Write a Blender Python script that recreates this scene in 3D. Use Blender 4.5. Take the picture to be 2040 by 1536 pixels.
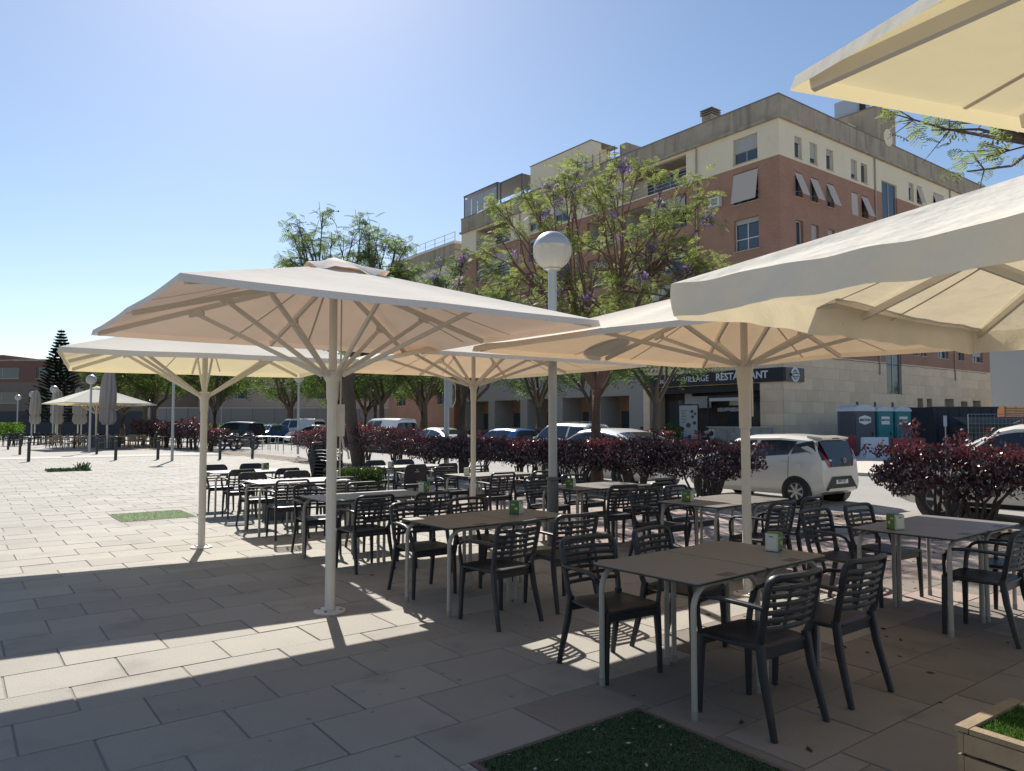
import bpy, bmesh, math, random
import numpy as np
from mathutils import Vector, Matrix, Euler

R = math.radians
for o in list(bpy.data.objects): bpy.data.objects.remove(o)
S = bpy.context.scene
COL = S.collection
random.seed(7)
RNG = np.random.default_rng(11)

# ------------------------------------------------------------------ camera, sky, sun, exposure
cam = bpy.data.cameras.new('camera'); cam_o = bpy.data.objects.new('camera', cam); COL.objects.link(cam_o)
cam.sensor_width = 36; cam.lens = 36 * 1480 / 2040; cam.clip_start = .05; cam.clip_end = 2500
EYE = 1.62
cam_o.location = (0, 0, EYE); cam_o.rotation_euler = (R(90) + math.atan(74 / 1480), 0, 0)
S.camera = cam_o
SUN_AZ, SUN_EL = R(-17.8), R(41)          # azimuth from +Y, positive towards +X
sv = Vector((math.sin(SUN_AZ) * math.cos(SUN_EL), math.cos(SUN_AZ) * math.cos(SUN_EL), math.sin(SUN_EL)))
world = bpy.data.worlds.new('World'); S.world = world; world.use_nodes = True
wn = world.node_tree.nodes; wl = world.node_tree.links
bg = wn['Background']; sky = wn.new('ShaderNodeTexSky'); sky.sky_type = 'NISHITA'; sky.sun_disc = False
sky.sun_elevation = SUN_EL; sky.sun_rotation = SUN_AZ
sky.altitude = 20; sky.air_density = 1.0; sky.dust_density = .34; sky.ozone_density = 2.4
wl.new(sky.outputs[0], bg.inputs[0]); bg.inputs[1].default_value = .088
sun = bpy.data.lights.new('sun', 'SUN'); sun.energy = 5.0; sun.angle = R(.55); sun.color = (1, .945, .86)
sun_o = bpy.data.objects.new('sun', sun); COL.objects.link(sun_o); sun_o.location = sv * 60
sun_o.rotation_euler = sv.to_track_quat('Z', 'Y').to_euler()
S.view_settings.view_transform = 'Standard'; S.view_settings.look = 'None'
S.view_settings.gamma = 1; S.view_settings.exposure = .5; S.view_settings.use_curve_mapping = False
S.render.engine = 'CYCLES'

# ------------------------------------------------------------------ frame of the place: A runs along the paving courses, B along the street
TH = R(37); CA, SA = math.cos(TH), math.sin(TH)
def W(a, b, z=0.0): return Vector((a * CA - b * SA, a * SA + b * CA, z))
RZ = TH
STREET = TH + R(90)

# ------------------------------------------------------------------ materials
MATS = {}
def mat(name, col, rough=.6, metal=0., var=0., vscale=6., bump=0., bscale=60., spec=.5, coords='Object', rand=0., island=0., dirt=None, stretch=None, spots=0.):
    if name in MATS: return MATS[name]
    m = bpy.data.materials.new(name); m.use_nodes = True; MATS[name] = m
    nt = m.node_tree; n = nt.nodes; l = nt.links; p = n['Principled BSDF']
    p.inputs['Base Color'].default_value = (*col, 1); p.inputs['Roughness'].default_value = rough
    p.inputs['Metallic'].default_value = metal; p.inputs['Specular IOR Level'].default_value = spec
    tc = n.new('ShaderNodeTexCoord'); src = tc.outputs[coords] if coords != 'World' else n.new('ShaderNodeNewGeometry').outputs['Position']
    cur = None
    def mul(fac_out, lo, hi, cur):
        mr = n.new('ShaderNodeMapRange'); mr.inputs['To Min'].default_value = lo; mr.inputs['To Max'].default_value = hi
        l.new(fac_out, mr.inputs['Value'])
        mx = n.new('ShaderNodeMix'); mx.data_type = 'RGBA'; mx.blend_type = 'MULTIPLY'; mx.inputs['Factor'].default_value = 1
        if cur is None: mx.inputs[6].default_value = (*col, 1)
        else: l.new(cur, mx.inputs[6])
        cb = n.new('ShaderNodeCombineColor')
        for k in range(3): l.new(mr.outputs[0], cb.inputs[k])
        l.new(cb.outputs[0], mx.inputs[7]); return mx.outputs[2]
    if var:
        t = n.new('ShaderNodeTexNoise'); t.inputs['Scale'].default_value = vscale; t.inputs['Detail'].default_value = 5; t.inputs['Roughness'].default_value = .62
        l.new(src, t.inputs['Vector']); cur = mul(t.outputs['Fac'], 1 - var * 1.6, 1 + var * 1.6, cur)
    if rand:
        oi = n.new('ShaderNodeObjectInfo'); cur = mul(oi.outputs['Random'], 1 - rand, 1 + rand, cur)
    if island:
        g = n.new('ShaderNodeNewGeometry'); cur = mul(g.outputs['Random Per Island'], 1 - island, 1 + island, cur)
    if dirt:                                          # (colour, scale, threshold): stains with a shape of their own
        t = n.new('ShaderNodeTexNoise'); t.inputs['Scale'].default_value = dirt[1]; t.inputs['Detail'].default_value = 6
        if stretch:
            mp = n.new('ShaderNodeMapping'); mp.inputs['Scale'].default_value = stretch; l.new(src, mp.inputs['Vector']); l.new(mp.outputs[0], t.inputs['Vector'])
        else: l.new(src, t.inputs['Vector'])
        mr = n.new('ShaderNodeMapRange'); mr.inputs['From Min'].default_value = dirt[2]; mr.inputs['From Max'].default_value = dirt[2] + .16
        l.new(t.outputs['Fac'], mr.inputs['Value']); mr.inputs['To Max'].default_value = dirt[3] if len(dirt) > 3 else .8
        mx = n.new('ShaderNodeMix'); mx.data_type = 'RGBA'; l.new(mr.outputs[0], mx.inputs['Factor'])
        if cur is None: mx.inputs[6].default_value = (*col, 1)
        else: l.new(cur, mx.inputs[6])
        mx.inputs[7].default_value = (*dirt[0], 1); cur = mx.outputs[2]
    if spots:                                         # trodden gum and small stains
        vo = n.new('ShaderNodeTexVoronoi'); vo.inputs['Scale'].default_value = spots; l.new(src, vo.inputs['Vector'])
        sp = n.new('ShaderNodeSeparateColor'); l.new(vo.outputs['Color'], sp.inputs[0])
        th = n.new('ShaderNodeMath'); th.operation = 'MULTIPLY_ADD'; l.new(sp.outputs[0], th.inputs[0]); th.inputs[1].default_value = .6; th.inputs[2].default_value = -.44
        lt = n.new('ShaderNodeMath'); lt.operation = 'LESS_THAN'; l.new(vo.outputs['Distance'], lt.inputs[0]); l.new(th.outputs[0], lt.inputs[1])
        cur = mul(lt.outputs[0], 1., .66, cur)
    if cur is not None: l.new(cur, p.inputs['Base Color'])
    if bump:
        t = n.new('ShaderNodeTexNoise'); t.inputs['Scale'].default_value = bscale; t.inputs['Detail'].default_value = 4
        l.new(src, t.inputs['Vector']); b = n.new('ShaderNodeBump'); b.inputs['Strength'].default_value = bump; b.inputs['Distance'].default_value = .02
        l.new(t.outputs['Fac'], b.inputs['Height']); l.new(b.outputs[0], p.inputs['Normal'])
    return m

def thin_mat(name, col, tcol, fac, rough=.8, island=0., var=0., vscale=3., gloss=0., bump=0., rand=0., bscale=7., spots=0.):
    """cloth and leaves: light passes through"""
    m = bpy.data.materials.new(name); m.use_nodes = True; MATS[name] = m
    nt = m.node_tree; n = nt.nodes; l = nt.links; n.remove(n['Principled BSDF']); out = n['Material Output']
    d = n.new('ShaderNodeBsdfDiffuse'); t = n.new('ShaderNodeBsdfTranslucent'); mx = n.new('ShaderNodeMixShader')
    mx.inputs[0].default_value = fac; l.new(d.outputs[0], mx.inputs[1]); l.new(t.outputs[0], mx.inputs[2]); sh = mx.outputs[0]
    d.inputs['Color'].default_value = (*col, 1); t.inputs['Color'].default_value = (*tcol, 1)
    src = None
    if island: src = n.new('ShaderNodeNewGeometry').outputs['Random Per Island']; amt = island
    elif rand: src = n.new('ShaderNodeObjectInfo').outputs['Random']; amt = rand
    elif var:
        x = n.new('ShaderNodeTexNoise'); x.inputs['Scale'].default_value = vscale; x.inputs['Detail'].default_value = 5
        l.new(n.new('ShaderNodeTexCoord').outputs['Object'], x.inputs['Vector']); src = x.outputs['Fac']; amt = var
    if src is not None:
        for b, c in ((d, col), (t, tcol)):
            mr = n.new('ShaderNodeMapRange'); mr.inputs['To Min'].default_value = 1 - amt; mr.inputs['To Max'].default_value = 1 + amt; l.new(src, mr.inputs['Value'])
            vm = n.new('ShaderNodeVectorMath'); vm.operation = 'SCALE'; vm.inputs[0].default_value = c; l.new(mr.outputs[0], vm.inputs['Scale']); res = vm.outputs[0]
            if spots:
                vo = n.new('ShaderNodeTexVoronoi'); vo.inputs['Scale'].default_value = spots; l.new(n.new('ShaderNodeTexCoord').outputs['Object'], vo.inputs['Vector'])
                sp = n.new('ShaderNodeSeparateColor'); l.new(vo.outputs['Color'], sp.inputs[0])
                th = n.new('ShaderNodeMath'); th.operation = 'MULTIPLY_ADD'; l.new(sp.outputs[0], th.inputs[0]); th.inputs[1].default_value = .35; th.inputs[2].default_value = -.26
                lt = n.new('ShaderNodeMath'); lt.operation = 'LESS_THAN'; l.new(vo.outputs['Distance'], lt.inputs[0]); l.new(th.outputs[0], lt.inputs[1])
                m2 = n.new('ShaderNodeMapRange'); m2.inputs['To Min'].default_value = 1.; m2.inputs['To Max'].default_value = .6; l.new(lt.outputs[0], m2.inputs['Value'])
                v2 = n.new('ShaderNodeVectorMath'); v2.operation = 'SCALE'; l.new(res, v2.inputs[0]); l.new(m2.outputs[0], v2.inputs['Scale']); res = v2.outputs[0]
            l.new(res, b.inputs['Color'])
    if bump:
        x = n.new('ShaderNodeTexNoise'); x.inputs['Scale'].default_value = bscale; x.inputs['Detail'].default_value = 3
        l.new(n.new('ShaderNodeTexCoord').outputs['Object'], x.inputs['Vector'])
        b = n.new('ShaderNodeBump'); b.inputs['Strength'].default_value = bump; b.inputs['Distance'].default_value = .05
        l.new(x.outputs['Fac'], b.inputs['Height'])
        for q in (d, t): l.new(b.outputs[0], q.inputs['Normal'])
    if gloss:
        g = n.new('ShaderNodeBsdfGlossy'); g.inputs['Roughness'].default_value = rough; g.inputs['Color'].default_value = (1, 1, 1, 1)
        m2 = n.new('ShaderNodeMixShader'); m2.inputs[0].default_value = gloss; l.new(sh, m2.inputs[1]); l.new(g.outputs[0], m2.inputs[2]); sh = m2.outputs[0]
    l.new(sh, out.inputs['Surface']); return m

def brick_mat(name, c1, c2, mortar, scale, bw, rh, msize=.015, var=.1):
    m = bpy.data.materials.new(name); m.use_nodes = True; MATS[name] = m
    nt = m.node_tree; n = nt.nodes; l = nt.links; p = n['Principled BSDF']; p.inputs['Roughness'].default_value = .85
    tc = n.new('ShaderNodeTexCoord'); s = n.new('ShaderNodeSeparateXYZ'); l.new(tc.outputs['Object'], s.inputs[0])
    a = n.new('ShaderNodeMath'); l.new(s.outputs[0], a.inputs[0]); l.new(s.outputs[1], a.inputs[1])
    c = n.new('ShaderNodeCombineXYZ'); l.new(a.outputs[0], c.inputs[0]); l.new(s.outputs[2], c.inputs[1])
    b = n.new('ShaderNodeTexBrick'); l.new(c.outputs[0], b.inputs['Vector'])
    b.inputs['Color1'].default_value = (*c1, 1); b.inputs['Color2'].default_value = (*c2, 1); b.inputs['Mortar'].default_value = (*mortar, 1)
    b.inputs['Scale'].default_value = scale; b.inputs['Brick Width'].default_value = bw; b.inputs['Row Height'].default_value = rh; b.inputs['Mortar Size'].default_value = msize
    t = n.new('ShaderNodeTexNoise'); t.inputs['Scale'].default_value = .7; t.inputs['Detail'].default_value = 6; l.new(tc.outputs['Object'], t.inputs['Vector'])
    mr = n.new('ShaderNodeMapRange'); mr.inputs['To Min'].default_value = 1 - var * 2; mr.inputs['To Max'].default_value = 1 + var * 2; l.new(t.outputs['Fac'], mr.inputs['Value'])
    mx = n.new('ShaderNodeVectorMath'); mx.operation = 'SCALE'; l.new(b.outputs['Color'], mx.inputs[0]); l.new(mr.outputs[0], mx.inputs['Scale'])
    l.new(mx.outputs[0], p.inputs['Base Color']); return m

# ------------------------------------------------------------------ mesh helpers
class MB:
    def __init__(s): s.v = []; s.f = []
    def add(s, vs, fs):
        o = len(s.v); s.v += [tuple(x) for x in vs]; s.f += [tuple(i + o for i in f) for f in fs]; return s
    def box(s, c, d, M=None):
        x, y, z = d[0] / 2, d[1] / 2, d[2] / 2
        P = [Vector(q) for q in ((-x, -y, -z), (x, -y, -z), (x, y, -z), (-x, y, -z), (-x, -y, z), (x, -y, z), (x, y, z), (-x, y, z))]
        if M is not None: P = [M @ q for q in P]
        c = Vector(c); return s.add([q + c for q in P], [(0, 3, 2, 1), (4, 5, 6, 7), (0, 1, 5, 4), (1, 2, 6, 5), (2, 3, 7, 6), (3, 0, 4, 7)])
    def bbox(s, x0, x1, y0, y1, z0, z1): return s.box(((x0 + x1) / 2, (y0 + y1) / 2, (z0 + z1) / 2), (x1 - x0, y1 - y0, z1 - z0))
    def sweep(s, pts, sec, up=(0, 0, 1), scale=None, cap=True, closed=False):
        """sweep the 2-D section sec (side, up) along pts"""
        pts = [Vector(p) for p in pts]; n = len(pts); k = len(sec); up = Vector(up); vs = []
        for i, p in enumerate(pts):
            if closed: d = pts[(i + 1) % n] - pts[i - 1]
            else: d = pts[min(i + 1, n - 1)] - pts[max(i - 1, 0)]
            d.normalize(); sd = d.cross(up)
            if sd.length < 1e-4: sd = d.cross(Vector((0, 1, 0)))
            sd.normalize(); u = sd.cross(d); f = 1 if scale is None else scale[i]
            vs += [p + sd * (a * f) + u * (b * f) for a, b in sec]
        fs = []
        for i in range(n if closed else n - 1):
            j = (i + 1) % n
            for q in range(k): fs.append((i * k + q, i * k + (q + 1) % k, j * k + (q + 1) % k, j * k + q))
        if cap and not closed: fs += [tuple(range(k))[::-1], tuple((n - 1) * k + q for q in range(k))]
        return s.add(vs, fs)
    def tube(s, pts, r, n=8, up=(0, 0, 1), cap=True):
        if isinstance(r, (int, float)): r = [r] * len(pts)
        return s.sweep(pts, [(math.cos(a), math.sin(a)) for a in [2 * math.pi * i / n for i in range(n)]], up, r, cap)
    def bar(s, a, b, w, h, up=(0, 0, 1)): return s.sweep([a, b], [(-w / 2, -h / 2), (w / 2, -h / 2), (w / 2, h / 2), (-w / 2, h / 2)], up)
    def lathe(s, prof, n=24, c=(0, 0, 0), cap=True):
        vs = []; fs = []; m = len(prof)
        for r, z in prof: vs += [(c[0] + r * math.cos(2 * math.pi * i / n), c[1] + r * math.sin(2 * math.pi * i / n), c[2] + z) for i in range(n)]
        for j in range(m - 1):
            for i in range(n): fs.append((j * n + i, j * n + (i + 1) % n, (j + 1) * n + (i + 1) % n, (j + 1) * n + i))
        if cap: fs += [tuple(range(n))[::-1], tuple((m - 1) * n + i for i in range(n))]
        return s.add(vs, fs)
    def prism(s, poly, z0, z1):
        n = len(poly); return s.add([(x, y, z0) for x, y in poly] + [(x, y, z1) for x, y in poly], [tuple(range(n))[::-1], tuple(range(n, 2 * n))] + [(i, (i + 1) % n, n + (i + 1) % n, n + i) for i in range(n)])
    def mesh(s, name, m=None, smooth=None):
        me = bpy.data.meshes.new(name); me.from_pydata(s.v, [], s.f)
        if m: me.materials.append(m)
        if smooth is not None:
            me.polygons.foreach_set('use_smooth', [True] * len(me.polygons)); me.set_sharp_from_angle(angle=R(smooth))
        me.update(); return me
    def build(s, name, m, parent=None, smooth=None, **k): return link(name, s.mesh(name, m, smooth), parent, **k)

def link(name, data, parent=None, loc=None, rz=None, label=None, cat=None, group=None, kind=None):
    o = bpy.data.objects.new(name, data); COL.objects.link(o)
    if parent is not None: o.parent = parent
    if loc is not None: o.location = loc
    if rz is not None: o.rotation_euler = (0, 0, rz)
    return tag(o, label, cat, group, kind)
def tag(o, label=None, cat=None, group=None, kind=None):
    for k, v in (('label', label), ('category', cat), ('group', group), ('kind', kind)):
        if v: o[k] = v
    return o
def thing(name, label, cat, loc=(0, 0, 0), rz=0., group=None): return link(name, None, None, loc, rz, label, cat, group)
def copy_tree(o, parent=None):
    c = o.copy(); COL.objects.link(c); c.parent = parent
    for ch in o.children: copy_tree(ch, c)
    return c
def np_mesh(name, v, q, m):
    me = bpy.data.meshes.new(name); nv, nq, k = len(v), len(q), q.shape[1]
    me.vertices.add(nv); me.vertices.foreach_set('co', np.ascontiguousarray(v, dtype=np.float32).ravel())
    me.loops.add(nq * k); me.loops.foreach_set('vertex_index', np.ascontiguousarray(q, dtype=np.int32).ravel())
    me.polygons.add(nq); me.polygons.foreach_set('loop_start', np.arange(nq, dtype=np.int32) * k)
    me.update(calc_edges=True)
    if m: me.materials.append(m)
    return me
def rots(n, rng, tilt=math.pi, flat=False):
    """n random rotation matrices: spin about z, tilt, roll"""
    a = rng.uniform(0, 2 * math.pi, n); b = rng.uniform(-tilt, tilt, n); c = rng.uniform(-.6, .6, n) if flat else rng.uniform(0, 2 * math.pi, n)
    def Rz(t): o = np.zeros((n, 3, 3)); o[:, 0, 0] = np.cos(t); o[:, 0, 1] = -np.sin(t); o[:, 1, 0] = np.sin(t); o[:, 1, 1] = np.cos(t); o[:, 2, 2] = 1; return o
    def Ry(t): o = np.zeros((n, 3, 3)); o[:, 0, 0] = np.cos(t); o[:, 0, 2] = np.sin(t); o[:, 2, 0] = -np.sin(t); o[:, 2, 2] = np.cos(t); o[:, 1, 1] = 1; return o
    def Rx(t): o = np.zeros((n, 3, 3)); o[:, 1, 1] = np.cos(t); o[:, 1, 2] = -np.sin(t); o[:, 2, 1] = np.sin(t); o[:, 2, 2] = np.cos(t); o[:, 0, 0] = 1; return o
    return Rz(a) @ Ry(b) @ Rx(c)
def scatter(tv, tq, pos, M, sc):
    """copies of a template (tv verts, tq quads) at pos with rotations M and scales sc"""
    n = len(pos); v = np.einsum('nij,kj->nki', M, tv) * np.asarray(sc).reshape(-1, 1, 1) + pos[:, None, :]
    q = tq[None] + (np.arange(n) * len(tv))[:, None, None]
    return v.reshape(-1, 3), q.reshape(-1, tq.shape[1])
def text(name, s, size, m, parent, M, depth=.01, align='CENTER', shear=0., bold=0.):
    c = bpy.data.curves.new(name, 'FONT'); c.body = s; c.size = size; c.extrude = depth; c.align_x = align; c.align_y = 'CENTER'; c.shear = shear; c.offset = bold; c.resolution_u = 2
    o = bpy.data.objects.new(name, c); COL.objects.link(o); bpy.context.view_layer.update()
    me = bpy.data.meshes.new_from_object(o.evaluated_get(bpy.context.evaluated_depsgraph_get())); bpy.data.objects.remove(o)
    me.materials.clear(); me.materials.append(m); o = link(name, me, parent); o.matrix_local = M; return o
def arc(c, r, a0, a1, n): return [(c[0] + r * math.cos(a0 + (a1 - a0) * i / n), c[1] + r * math.sin(a0 + (a1 - a0) * i / n)) for i in range(n + 1)]
def rrect(w, h, r, n=4):
    P = []
    for sx, sy, a in ((1, 1, 0), (-1, 1, 90), (-1, -1, 180), (1, -1, 270)): P += arc((sx * (w / 2 - r), sy * (h / 2 - r)), r, R(a), R(a + 90), n)
    return P
def subtract(r, h):
    """rectangle r=(a0,a1,b0,b1) minus hole h -> list of rectangles"""
    a0, a1, b0, b1 = r; c0, c1, d0, d1 = h
    if c0 >= a1 or c1 <= a0 or d0 >= b1 or d1 <= b0: return [r]
    o = []
    if d0 > b0: o.append((a0, a1, b0, d0))
    if d1 < b1: o.append((a0, a1, d1, b1))
    m0, m1 = max(b0, d0), min(b1, d1)
    if c0 > a0: o.append((a0, c0, m0, m1))
    if c1 < a1: o.append((c1, a1, m0, m1))
    return [x for x in o if x[1] - x[0] > .03 and x[3] - x[2] > .03]

# ------------------------------------------------------------------ ground
M_ground = mat('earth', (.30, .27, .22), .95, var=.15, vscale=.4, coords='World')
M_bed = mat('mortar', (.26, .245, .215), .95, var=.12, vscale=9, coords='World', bump=.3)
M_slab = mat('paving stone', (.325, .300, .258), .8, var=.10, vscale=1.1, bump=.35, bscale=95, coords='World', rand=.11, spots=9., dirt=((.205, .185, .155), 1.7, .57, .6))
M_slab2 = mat('paving stone mass', (.325, .300, .258), .8, var=.10, vscale=1.1, bump=.35, bscale=95, coords='World', island=.11, spots=9., dirt=((.205, .185, .155), 1.7, .57, .6))
M_red = mat('reddish paving stone', (.34, .262, .222), .82, var=.12, vscale=1.3, bump=.35, bscale=95, coords='World', rand=.12, spots=9., dirt=((.22, .18, .15), 1.9, .55, .6))
M_red2 = mat('reddish paving stone mass', (.34, .262, .222), .82, var=.12, vscale=1.3, bump=.35, bscale=95, coords='World', island=.12, spots=9., dirt=((.22, .18, .15), 1.9, .55, .6))
M_brown_shade = mat('stained paving stone with painted shade', (.228, .193, .163), .82, var=.14, vscale=1.2, bump=.35, bscale=95, coords='World', rand=.16, spots=9., dirt=((.15, .122, .10), 2.3, .54, .65))  # brown stains, with the deep shade near the camera painted into the colour
M_asph = mat('old asphalt', (.32, .305, .28), .9, var=.10, vscale=.8, bump=.3, bscale=120, coords='World', dirt=((.17, .165, .16), .55, .60, .5))
M_conc = mat('concrete', (.56, .50, .42), .85, var=.10, vscale=1.2, bump=.2, coords='World')
M_kerb = mat('kerb stone', (.38, .37, .35), .85, var=.12, vscale=3, bump=.2, rand=.08)
M_soil = mat('dry soil', (.20, .155, .11), .95, var=.25, vscale=4, bump=.8, bscale=22, coords='World')

g = MB(); g.add([(-900, -900, -.16), (900, -900, -.16), (900, 900, -.16), (-900, 900, -.16)], [(0, 1, 2, 3)])
g.build('ground', M_ground, kind='structure')
def sheet(name, a0, a1, b0, b1, z, m, th=.06):
    mb = MB(); mb.bbox(a0, a1, b0, b1, z - th, z); return mb.build(name, m, rz=RZ, kind='structure')
PITS = [(2.02, 3.17, 1.86, 3.02), (2.26, 3.44, 13.55, 14.83), (2.55, 3.85, 28.6, 29.85)]
PA1 = 11.35                                                                       # plaza ends at the planting bed
plaza = sheet('plaza', -60, PA1, -30, 110, -.0065, M_bed, .1)
road = sheet('road', 12.95, 23.5, -40, 120, -.10, M_asph, .05)
sheet('opposite_pavement', 23.65, 90, -60, 130, .0, M_conc, .14)
bed = sheet('planting_bed', PA1 + .1, 12.8, -30, 62, .012, M_soil, .15)
far_walk = sheet('far_pavement', PA1 + .1, 12.8, 62.01, 110, -.002, M_conc, .15)
for nm, a0, z, st in (('kerb', 12.8, .004, 1.0), ('opposite_kerb', 23.5, .006, 1.0), ('bed_edging', PA1, .012, .75)):
    k = link(nm, None, None, (0, 0, 0), RZ, kind='structure')
    km = MB(); w = .15 if nm != 'bed_edging' else .1
    km.bbox(0, w, .004, st - .004, -.14, z); me = km.mesh('kerb_stone', M_kerb)
    for i in range(60):
        o = link('kerb_stone', me, k, (a0, -6 + i * st, random.uniform(-.004, .004)))

def in_view(x, y, z=0., mg=1.06):
    p = math.atan(74 / 1480); d = math.cos(p) * y + math.sin(p) * (z - EYE)
    if d < .3: return False
    u = -math.sin(p) * y + math.cos(p) * (z - EYE)
    return abs(x / d) < .689 * mg and -.519 * mg < u / d < .519 * mg
SL, SW = .645, .475
rects = []
for j in range(-2, 82):
    b0 = .12 + j * SW; off = ((j % 2) * .5 + random.uniform(-.04, .04)) * SL
    for i in range(-42, 22):
        a0 = i * SL + off
        if a0 + SL > PA1 + .3: continue
        r = (a0, min(a0 + SL, PA1), b0, b0 + SW)
        c = W((r[0] + r[1]) / 2, (r[2] + r[3]) / 2)
        if not in_view(c.x, c.y, 0, 1.25) and not (c.length < 6 and c.y > 1.2): continue
        if c.y > 36: continue
        todo = [r]
        for h in PITS: todo = [x for t in todo for x in subtract(t, h)]
        rects += [(c.length, x, in_view(c.x, c.y)) for x in todo]
rects.sort(key=lambda t: (not t[2], t[0]))
def slab(mb, r, dz=0.):
    a0, a1, b0, b1 = r[0] + .0058, r[1] - .0058, r[2] + .003, r[3] - .003; c = .003
    z = dz
    mb.add([(a0, b0, -.04), (a1, b0, -.04), (a1, b1, -.04), (a0, b1, -.04), (a0, b0, z - c), (a1, b0, z - c), (a1, b1, z - c), (a0, b1, z - c),
            (a0 + c, b0 + c, z), (a1 - c, b0 + c, z), (a1 - c, b1 - c, z), (a0 + c, b1 - c, z)],
           [(0, 1, 5, 4), (1, 2, 6, 5), (2, 3, 7, 6), (3, 0, 4, 7), (4, 5, 9, 8), (5, 6, 10, 9), (6, 7, 11, 10), (7, 4, 8, 11), (8, 9, 10, 11)])
RED_A = 6.6
std = {}
for key, m in (('g', M_slab), ('r', M_red), ('b', M_brown_shade)):
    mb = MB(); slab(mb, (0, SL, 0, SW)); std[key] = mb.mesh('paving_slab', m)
mass = {'g': MB(), 'r': MB(), 'b': MB()}
for n, (dist, r, vis) in enumerate(rects):
    key = 'r' if (r[0] + r[1]) / 2 > RED_A and r[2] < 17.5 else 'g'
    if (r[0] + r[1]) / 2 + random.uniform(-.7, .7) > 2.2 and (r[2] + r[3]) / 2 + random.uniform(-.6, .6) < 3.35 and (key == 'g' or random.random() < .5): key = 'b'  # near slabs, ragged border: stained colour that also carries painted shade
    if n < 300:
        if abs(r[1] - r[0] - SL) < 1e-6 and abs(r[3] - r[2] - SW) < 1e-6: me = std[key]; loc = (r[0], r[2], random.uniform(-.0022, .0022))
        else: q = MB(); slab(q, r); me = q.mesh('paving_slab', {'r': M_red, 'g': M_slab, 'b': M_brown_shade}[key]); loc = (0, 0, 0)
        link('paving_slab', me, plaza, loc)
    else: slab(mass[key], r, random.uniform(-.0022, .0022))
mass['g'].build('paving_slab', M_slab2, plaza, kind='stuff'); mass['b'].build('paving_slab', M_brown_shade, plaza, kind='stuff'); mass['r'].build('paving_slab', M_red2, plaza, kind='stuff')
# beyond the slabs one can tell apart the paving is one surface
far = MB(); far.bbox(-60, PA1 - .02, 39.5, 109, -.03, -.004); far.build('far_paving', mat('far paving', (.325, .300, .258), .85, var=.08, vscale=.5, coords='World'), plaza, kind='stuff')
lf = MB(); lf.bbox(-60, -26, -20, 39.4, -.03, -.004); lf.build('side_paving', MATS['far paving'], plaza, kind='stuff')
# pale crossing band on the plaza
band = MB(); band.bbox(-60, PA1 - .02, 39.6, 42.0, -.004, .002); band.build('pale_band', mat('pale band', (.44, .42, .39), .85, var=.06, coords='World'), plaza)

# artificial turf in the tree pits
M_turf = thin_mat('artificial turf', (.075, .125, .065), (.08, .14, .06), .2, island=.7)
M_turf_b = mat('turf backing', (.06, .095, .05), .95, var=.2, vscale=30)
def blades(n, rect, rng, h=.02, w=.004):
    a0, a1, b0, b1 = rect
    tv = np.array([(-w, 0, 0), (w, 0, 0), (w * .4, 0, h), (-w * .4, 0, h)]); tq = np.array([[0, 1, 2, 3]])
    pos = np.stack([rng.uniform(a0, a1, n), rng.uniform(b0, b1, n), np.zeros(n)], 1)
    return scatter(tv, tq, pos, rots(n, rng, .5, True), rng.uniform(.6, 1.3, n))
for i, (pt, lab) in enumerate(zip(PITS, ('dark green artificial turf square in the shade at the bottom of the picture', 'sunlit pale green artificial turf square beside the white pole', 'narrow weedy planting pit in the far sunlit plaza'))):
    a0, a1, b0, b1 = pt; cx, cy = (a0 + a1) / 2, (b0 + b1) / 2
    t = thing('turf_patch' if i < 2 else 'planting_pit', lab, 'turf' if i < 2 else 'pit', W(cx, cy), RZ)
    w, h = a1 - a0, b1 - b0
    fr = MB()
    for s in (-1, 1): fr.bbox(s * w / 2 - .028 * (s > 0) , s * w / 2 + .028 * (s < 0), -h / 2, h / 2, -.05, .001); fr.bbox(-w / 2 + .03, w / 2 - .03, s * h / 2 - .028 * (s > 0), s * h / 2 + .028 * (s < 0), -.05, .0005)
    fr.build('edging', mat('rusty edging', (.14, .10, .085), .9, var=.2), t)
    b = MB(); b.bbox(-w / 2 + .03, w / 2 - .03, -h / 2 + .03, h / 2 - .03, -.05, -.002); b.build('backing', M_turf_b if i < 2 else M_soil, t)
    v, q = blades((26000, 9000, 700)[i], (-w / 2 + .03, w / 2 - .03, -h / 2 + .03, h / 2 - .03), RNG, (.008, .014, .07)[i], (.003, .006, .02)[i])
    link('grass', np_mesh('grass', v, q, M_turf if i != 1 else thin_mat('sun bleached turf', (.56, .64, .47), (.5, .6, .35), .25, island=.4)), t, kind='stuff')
    if i == 2:
        v, q = blades(40, (.25, .6, -.5, .5), RNG, .24, .03); link('weed', np_mesh('weed', v, q, M_turf), t)
# ------------------------------------------------------------------ umbrellas
M_canvas = thin_mat('beige canvas', (.82, .765, .685), (.90, .60, .42), .115, spots=14., var=.11, vscale=2.2, bump=.12)
M_canvas_w = thin_mat('cream canvas', (.84, .80, .715), (.92, .77, .40), .225, spots=14., var=.09, vscale=2.2, bump=.12)
M_canvas_t = thin_mat('tan canvas', (.82, .75, .64), (.92, .63, .36), .175, spots=12., var=.12, vscale=2.6, bump=.16)
M_canvas_5 = thin_mat('wrinkled cream canvas', (.83, .79, .70), (.90, .76, .50), .25, spots=14., var=.09, vscale=2.2, bump=.55, bscale=5.)
M_grey_cloth = thin_mat('folded greige canvas', (.42, .37, .34), (.4, .33, .28), .15, var=.08)
M_seamc = mat('seam tape', (.66, .57, .47), .9)
M_alu = mat('cream painted aluminium', (.66, .61, .53), .42, var=.05, vscale=8, dirt=((.42, .38, .33), 5, .63, .5))
M_alu_d = mat('weathered aluminium', (.50, .47, .43), .4, var=.08, vscale=8)
M_darkmetal = mat('dark grey metal', (.075, .08, .09), .5, var=.1)
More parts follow.
